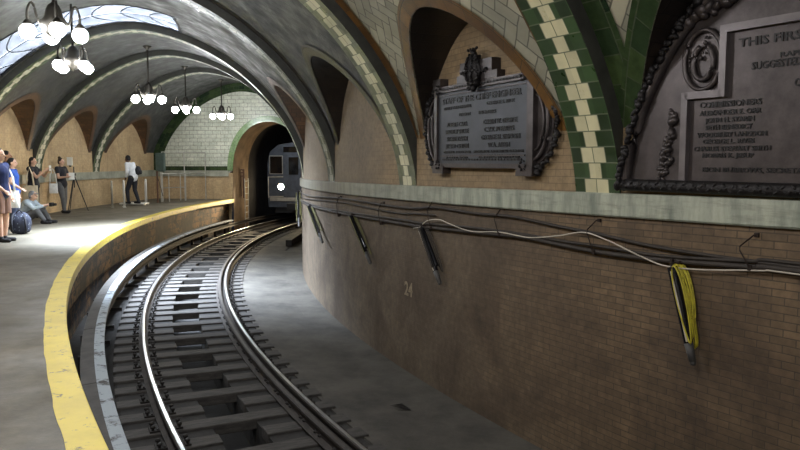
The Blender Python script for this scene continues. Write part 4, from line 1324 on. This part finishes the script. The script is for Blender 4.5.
def person(loc, yaw, label, pose={}, skin=None, hair=None, top=None, bottom=None, shoes=None, sleeve=.55, leg=1.0, hairstyle='short', scale=1., head_yaw=0., head_pitch=0., foot_yaw=.15, curl=.6, female=False):
    J = {k: Vector(v) for k, v in {**STAND, **pose}.items()}
    root = empty('person', loc, yaw); root.scale = (scale,) * 3
    H = J['head']; Rh = Matrix.Rotation(head_yaw, 4, 'Z') @ Matrix.Rotation(head_pitch, 4, 'X')
    hp = lambda x, y, z: H + (Rh @ Vector((x, y, z)))
    sw = .92 if female else 1.
    b = MB()
    tor = [('pelvis', .145 * (1.05 if female else 1)), ('waist', .122 * sw), ('chest', .145 * sw)]
    for (p, r0), (q, r1) in zip(tor, tor[1:]): b.capsule(J[p], J[q], r0, r1, 14)
    def flat(bm): pass
    b.capsule(J['chest'], J['neck'] - Vector((0, 0, .05)), .125, .075, 12)
    b.capsule(J['neck'] - Vector((0, 0, .04)), J['head'] - Vector((0, 0, .05)), .055, .052, 12)
    # head: skull, jaw, nose, ears, brow
    b.sphere(hp(0, -.012, .02), (.076, .094, .10), 16, Rh)
    b.sphere(hp(0, .022, -.045), (.056, .065, .07), 14, Rh)
    b.cone(hp(0, .085, .015), hp(0, .108, -.022), .010, .017, 8); b.sphere(hp(0, .103, -.024), .015, 8)
    b.sphere(hp(0, .082, -.055), (.026, .012, .012), 8, Rh)
    for s in (-1, 1): b.sphere(hp(s * .078, -.012, -.005), (.012, .024, .034), 8, Rh)
    for S in 'LR':
        s = -1 if S == 'L' else 1
        b.capsule(J['chest'] + Vector((0, 0, .06)), J['sho' + S], .10, .062, 12)
        b.capsule(J['sho' + S], J['el' + S], .052, .040, 12)
        b.capsule(J['el' + S], J['wr' + S], .040, .028, 12)
        b.capsule(J['pelvis'], J['hip' + S], .12, .10, 12)
        b.capsule(J['hip' + S], J['kn' + S], .088, .056, 12)
        b.capsule(J['kn' + S], J['kn' + S].lerp(J['an' + S], .35), .055, .055, 12)
        b.capsule(J['kn' + S].lerp(J['an' + S], .35), J['an' + S], .055, .038, 12)
        # hand: palm, four fingers with a bend, thumb leaving the side
        w, e = J['wr' + S], J['el' + S]
        d = (w - e).normalized()
        side = d.cross(Vector((0, 1, 0) if abs(d.y) < .8 else (0, 0, 1))).normalized() * s
        nrm = side.cross(d).normalized()
        palm = w + d * .085
        b.capsule(w, palm, .026, .030, 10)
        for k in range(4):
            o_ = side * ((k - 1.5) * .019)
            b.capsule(w + d * .04 + o_, palm + o_ * 1.0, .012, .011, 8)
            l = (.036, .042, .040, .030)[k]
            p1 = palm + o_ * 1.15 + d * l
            p2 = p1 + (d * math.cos(curl) + nrm * math.sin(curl) * s) * l * .8
            b.capsule(palm + o_, p1, .0105, .0095, 8); b.capsule(p1, p2, .0095, .0075, 8)
        tb = w + d * .03 - side * .026
        t1 = tb + (d * .7 - side * .6).normalized() * .04; t2 = t1 + (d * .9 + nrm * .4 * s).normalized() * .03
        b.capsule(tb, t1, .012, .011, 8); b.capsule(t1, t2, .011, .008, 8)
        # foot
        fy = Matrix.Rotation(-s * foot_yaw, 4, 'Z')
        toe = J['an' + S] + fy @ Vector((0, .17, -.05)); heel = J['an' + S] + fy @ Vector((0, -.05, -.045))
        b.capsule(J['an' + S], heel, .036, .034, 10); b.capsule(heel, toe, .033, .028, 10)
    me = remesh(b, .009, 3); me.name = 'body'; me.materials.append(skin); link('body', me, root)
    # eyes and mouth
    for s in (-1, 1):
        mb = MB(); mb.sphere(hp(s * .031, .074, .012), (.011, .008, .006), 8, Rh); mb.build('eye', M['black'], root, True)
    mb = MB(); mb.sphere(hp(0, .088, -.058), (.022, .008, .005), 8, Rh); mb.build('mouth', plain('lip', srgb(120, 66, 60), .5), root, True)
    # hair
    h = MB()
    h.sphere(hp(0, -.028, .038), (.086, .092, .098), 16, Rh)
    for s in (-1, 1): h.sphere(hp(s * .062, -.04, .0), (.03, .055, .055), 10, Rh)
    h.sphere(hp(0, -.075, -.02), (.065, .04, .06), 10, Rh)
    if hairstyle == 'bun': h.sphere(hp(0, -.07, .135), .05, 12, Rh)
    if hairstyle == 'long':
        for i in range(6): h.sphere(hp(0, -.085 + .003 * i, -.04 - .04 * i), (.075, .04, .05), 10, Rh)
    if hairstyle == 'tail':
        for i in range(6): h.sphere(hp(0, -.115 - .004 * i, .02 - .04 * i), (.035, .03, .04), 10, Rh)
    # keep the face clear
    me = remesh(h, .012, 2); me.name = 'hair'; me.materials.append(hair)
    hn = 'cap' if hairstyle == 'hat' else 'hair'
    link(hn, me, root)
    if hairstyle == 'hat':
        mb = MB(); mb.sphere(hp(0, .07, .055), (.075, .07, .012), 14, Rh); mb.build('cap_brim', hair, root, True)
    # shirt
    c = MB(); g = .022
    for (p, r0), (q, r1) in zip(tor, tor[1:]): c.capsule(J[p], J[q], r0 + g, r1 + g, 14)
    c.capsule(J['chest'], J['neck'] - Vector((0, 0, .06)), .135, .086, 12)
    for S in 'LR':
        c.capsule(J['chest'] + Vector((0, 0, .06)), J['sho' + S], .11, .08, 12)
        if sleeve <= 1:
            c.cone(J['sho' + S], J['sho' + S].lerp(J['el' + S], sleeve), .075, .068, 12); c.sphere(J['sho' + S], .077, 12)
        else:
            c.capsule(J['sho' + S], J['el' + S], .072, .058, 12); c.capsule(J['el' + S], J['el' + S].lerp(J['wr' + S], sleeve - 1), .058, .044, 12)
    me = remesh(c, .013, 3); me.name = 'shirt'; me.materials.append(top); link('shirt', me, root)
    # trousers or shorts
    c = MB()
    c.capsule(J['pelvis'] + Vector((0, 0, .04)), J['pelvis'], .155, .16, 14)
    for S in 'LR':
        c.capsule(J['pelvis'], J['hip' + S], .14, .122, 12)
        if leg >= 1:
            c.capsule(J['hip' + S], J['kn' + S], .112, .076, 12); c.capsule(J['kn' + S], J['an' + S] + Vector((0, 0, .03)), .076, .056, 12)
        else:
            e_ = J['hip' + S].lerp(J['kn' + S], leg / .55 if leg < .55 else 1)
            c.sphere(J['hip' + S], .122, 12); c.cone(J['hip' + S], e_, .118, .10, 12)
    nm = 'trousers' if leg >= 1 else 'shorts'
    me = remesh(c, .013, 3); me.name = nm; me.materials.append(bottom); link(nm, me, root)
    for S in 'LR':
        s = -1 if S == 'L' else 1
        fy = Matrix.Rotation(-s * foot_yaw, 4, 'Z')
        toe = J['an' + S] + fy @ Vector((0, .18, -.045)); heel = J['an' + S] + fy @ Vector((0, -.055, -.04))
        c = MB(); c.capsule(J['an' + S], heel, .050, .044, 10); c.capsule(heel, toe, .044, .038, 10); c.sphere(toe.lerp(heel, .25), (.05, .06, .04), 10)
        for v in c.bm.verts: v.co.z = max(v.co.z, min(J['anL'].z, J['anR'].z) - .085 if abs(J['anL'].z - J['anR'].z) < .05 else J['an' + S].z - .085)
        me = remesh(c, .010, 2); me.name = 'shoe'; me.materials.append(shoes); link('shoe', me, root)
    tag(root, label, 'person')
    return root
cloth = lambda n, c: plain(n, c, .85, var=.15, scale=12, bump=.1)
SK1 = skinmat('light_skin', srgb(206, 164, 138)); SK2 = skinmat('brown_skin', srgb(88, 60, 46)); SK3 = skinmat('tan_skin', srgb(184, 138, 108))
HB = cloth('black_hair', srgb(26, 22, 22)); HBr = cloth('dark_brown_hair', srgb(48, 36, 28))
YR = -PI / 2                       # facing image right
navy, brown, dark = cloth('navy_cotton', srgb(24, 36, 78)), cloth('brown_shorts', srgb(122, 92, 78)), cloth('black_cloth', srgb(34, 34, 40))
blue, grey, pale = cloth('bright_blue_cotton', srgb(40, 78, 160)), cloth('grey_trousers', srgb(92, 92, 92)), cloth('pale_grey_jersey', srgb(170, 182, 190))
shoe = cloth('black_shoe', srgb(24, 23, 25)); wht = cloth('white_shirt', srgb(222, 224, 228)); denim = cloth('dark_denim', srgb(52, 60, 80))
cream = cloth('cream_canvas', srgb(214, 200, 172)); twhite = cloth('white_canvas', srgb(226, 226, 222)); teal = cloth('teal_nylon', srgb(32, 140, 112)); capc = cloth('grey_felt', srgb(120, 122, 124))

person(at(3, 241.5), YR - .1, 'person in navy T-shirt and brown shorts standing at the left edge', dict(elR=(.25, .02, 1.14), wrR=(.2, .2, .98), anR=(.12, .05, .08)), SK1, HBr, navy, brown, shoe, leg=.5, scale=1.05)
person(at(9.5, 222), YR + .4, 'dark haired person in dark shirt behind the person in navy', {}, SK3, HB, dark, denim, shoe, scale=1.06)
p3 = at(15, 229)
person(p3, YR + .2, 'person in bright blue shirt with a white tote bag on the shoulder', dict(elR=(.26, .03, 1.16), wrR=(.2, .22, 1.02)), SK1, HB, blue, denim, shoe, scale=.95, hairstyle='tail', female=True)
p4 = at(35, 217.5)
person(p4, YR, 'person in dark top raising a phone, cream tote bag on the shoulder', dict(elR=(.24, .22, 1.18), wrR=(.12, .40, 1.36), elL=(-.22, .22, 1.2), wrL=(-.06, .42, 1.36)), SK1, HB, dark, dark, shoe, sleeve=.45, hairstyle='long', female=True, scale=.97)
p6 = at(63, 213)
person(p6, YR - .2, 'person with a hair bun in dark top and grey trousers holding a white sheet', dict(elR=(.25, .08, 1.14), wrR=(.17, .30, 1.16), elL=(-.25, .08, 1.14), wrL=(-.12, .30, 1.12), anR=(.12, .14, .08), knR=(.11, .1, .49)), SK1, HBr, dark, grey, shoe, hairstyle='bun', female=True, scale=.96)
p7 = at(134, 206) + Vector((0, 0, .085))
person(p7, PI / 2 - .3, 'person in white shirt and dark trousers standing on the low white step', dict(chest=(0, .07, 1.29), neck=(0, .15, 1.46), head=(0, .21, 1.585), shoL=(-.17, .11, 1.40), shoR=(.17, .11, 1.40), elL=(-.22, .08, 1.12), elR=(.22, .08, 1.12), wrL=(-.14, .20, .93), wrR=(.14, .2, .93), anL=(-.12, .14, .08), knL=(-.12, .17, .49), anR=(.1, -.12, .08)), SK2, HB, wht, dark, shoe, sleeve=1.8, scale=1.0, head_pitch=-.2)
# seated person
p5 = at(31, 223.5)
person(p5, YR, 'person in pale grey top and grey cap sitting on the floor with a camera', dict(pelvis=(0, -.16, .17), waist=(0, -.17, .30), chest=(0, -.06, .46), neck=(0, .02, .60), head=(0, .09, .71), shoL=(-.17, 0, .55), shoR=(.17, 0, .55), elL=(-.2, .18, .40), elR=(.2, .18, .40), wrL=(-.07, .38, .46), wrR=(.07, .38, .46), hipL=(-.10, -.14, .14), hipR=(.10, -.14, .14), knL=(-.16, .24, .34), knR=(.16, .24, .34), anL=(-.13, .40, .085), anR=(.13, .40, .085)), SK1, capc, pale, grey, shoe, sleeve=1.85, hairstyle='hat', scale=1.0)

# bags and other things carried
def tote(loc, yaw, mat, label, w=.36, h=.40, strap=.55):
    o = empty('tote_bag', loc, yaw)
    mb = MB(); rows = []
    for i in range(9):
        z = -h * i / 8; b_ = .02 + .05 * math.sin(PI * min(1, i / 8 * .95))
        ring = []
        for k in range(17):
            a_ = 2 * PI * k / 16
            ring.append(Vector((w / 2 * math.copysign(abs(math.cos(a_)) ** .5, math.cos(a_)) * (1 + .04 * i / 8), b_ * math.copysign(abs(math.sin(a_)) ** .7, math.sin(a_)), z)))
        rows.append(ring)
    mb.grid(rows); mb.grid([rows[-1], [Vector((p.x * .1, 0, p.z)) for p in rows[-1]]])
    autosmooth(mb.build('bag_body', mat, o), 50)
    for s in (-1, 1):
        mb = MB(); mb.tube([(-.10, s * .02, -.02), (-.07, s * .02, strap * .6), (0, s * .01, strap), (.07, s * .02, strap * .6), (.10, s * .02, -.02)], .014, 6); mb.build('handle', mat, o, True)
    return tag(o, label, 'bag')
tote(p4 + Vector((.06, -.30, .92)), 0.1, cream, 'round cream tote bag hanging beside the person raising a phone', .40, .46, .5)
tote(p3 + Vector((.10, -.30, .92)), 0., twhite, 'white tote bag hanging beside the person in bright blue shirt', .40, .40, .5)
tote(p6 + Vector((-.13, -.27, .92)), .2, twhite, 'small pale bag hanging behind the person with the hair bun', .24, .30, .45)
def phone(loc, yaw, label, mat, size=(.075, .012, .15)):
    o = empty('phone', loc, yaw)
    mb = MB(); mb.box((0, 0, 0), size, bevel=.005); mb.build('case', mat, o)
    mb = MB(); mb.box((0, -.007, 0), (size[0] * .88, .003, size[2] * .9)); mb.build('screen', M['white'], o)
    return tag(o, label, 'phone')
phone(p4 + Vector((.50, -.02, 1.40)), -PI / 2 - .4, 'white phone held up in the raised hands', M['white'])
o = empty('camera', p5 + Vector((.55, 0, .49)), YR)
mb = MB(); mb.box((0, 0, 0), (.14, .07, .10), bevel=.012); mb.build('camera_body', M['black'], o)
mb = MB(); mb.cone((0, .03, 0), (0, .12, 0), .036, .034, 14); mb.build('lens', M['black'], o)
tag(o, 'black camera held by the seated person', 'camera')
mb = MB(); mb.grid([[Vector((x, .012 * math.sin(x * 9), z)) for z in (-.11, 0, .11)] for x in (-.08, -.04, 0, .04, .08)])
q = mb.build('paper_sheet', M['white']); q.location = p6 + Vector((.36, -.10, 1.14)); q.rotation_euler = (rad(-20), 0, .4)
sm = q.modifiers.new('thick', 'SOLIDIFY'); sm.thickness = .002
tag(q, 'white paper sheet held by the person with the hair bun', 'paper')
# packs
def pack(loc, yaw, mat, mat2, label, s=1., lay=False):
    o = empty('backpack', loc, yaw); o.scale = (s,) * 3
    mb = MB()
    mb.sphere((0, 0, .20), (.19, .13, .21), 16); mb.box((0, 0, .17), (.33, .20, .30), bevel=.06)
    me = remesh(mb, .014, 5); me.materials.append(mat); link('pack_body', me, o)
    mb = MB(); mb.sphere((0, .12, .13), (.13, .05, .11), 14); mb.build('front_pocket', mat2, o, True)
    for sx in (-1, 1):
        mb = MB(); mb.tube([(sx * .09, -.10, .36), (sx * .11, -.17, .25), (sx * .11, -.15, .1), (sx * .10, -.09, .03)], .018, 7); mb.build('strap', mat2, o, True)
    mb = MB(); mb.tube([(-.05, -.06, .39), (0, -.06, .44), (.05, -.06, .39)], .011, 7); mb.build('grab_handle', mat2, o, True)
    return tag(o, label, 'backpack')
def patterned():
    t = NT('dark_patterned_nylon'); co = t.coord()
    v = t.n('ShaderNodeTexVoronoi'); t.put(v.inputs['Vector'], co); v.inputs['Scale'].default_value = 26
    t.col(t.mix(t.ramp(v.outputs[0], 1, 0, .15, .3), srgb(36, 40, 56), srgb(120, 128, 140))); t.rough(.8)
    return t.mat
pack(at(21, 234), .3, patterned(), dark, 'dark speckled backpack standing on the platform in front of the seated person', 1.22)
pack(p5 + Vector((-.42, -.04, .20)), PI / 2, teal, teal, 'teal green backpack worn by the seated person', .85)
pack(p7 + Vector((.17, .05, 1.02)), -PI / 2, dark, dark, 'black backpack worn by the person on the white step', .78)
# tripod with a white board
o = empty('tripod', at(75.5, 211))
for k in range(3):
    a_ = 2 * PI * k / 3 + .5
    mb = MB(); mb.cone((0, 0, 1.15), (.38 * math.cos(a_), .38 * math.sin(a_), 0), .018, .013, 8); lg = mb.build('leg', M['black'], o)
    mb = MB(); mb.sphere((.38 * math.cos(a_), .38 * math.sin(a_), .012), .018, 8); mb.build('rubber_foot', M['black'], lg)
mb = MB(); mb.cone((0, 0, .75), (0, 0, 1.42), .018, .018, 8); mb.build('centre_column', M['black'], o)
mb = MB(); mb.box((0, 0, 1.17), (.10, .10, .08), bevel=.01); mb.build('tripod_head', M['black'], o)
tag(o, 'black tripod standing by the back wall behind the person with the hair bun', 'tripod')
o = empty('notice_board', at(75.5, 211) + Vector((-.09, -.06, 1.42)))
mb = MB(); mb.box((0, 0, .17), (.18, .02, .26), bevel=.004); mb.build('board', M['white'], o)
mb = MB(); mb.box((0, .02, .02), (.06, .03, .06)); mb.build('clamp', M['black'], o)
tag(o, 'small white board mounted on top of the tripod', 'board')

# ------------------------------------------------------------------ world, camera
w = bpy.data.worlds.new('World'); sc.world = w; w.use_nodes = True
w.node_tree.nodes['Background'].inputs[0].default_value = (.5, .6, .8, 1)
w.node_tree.nodes['Background'].inputs[1].default_value = .02
cam = bpy.data.cameras.new('Camera'); co = bpy.data.objects.new('Camera', cam); COL.objects.link(co)
cam.sensor_width = 36; cam.lens = 36 * 713.911 / 800; cam.clip_start = .05
co.location = (-33.235, -24.667, 1.598)
co.rotation_euler = (rad(90) - math.atan((225 - 161.029) / 713.911), 0, 0)
sc.camera = co
vs = sc.view_settings
vs.view_transform = 'Standard'; vs.look = 'None'; vs.gamma = 1; vs.use_curve_mapping = False
vs.exposure = 0.0
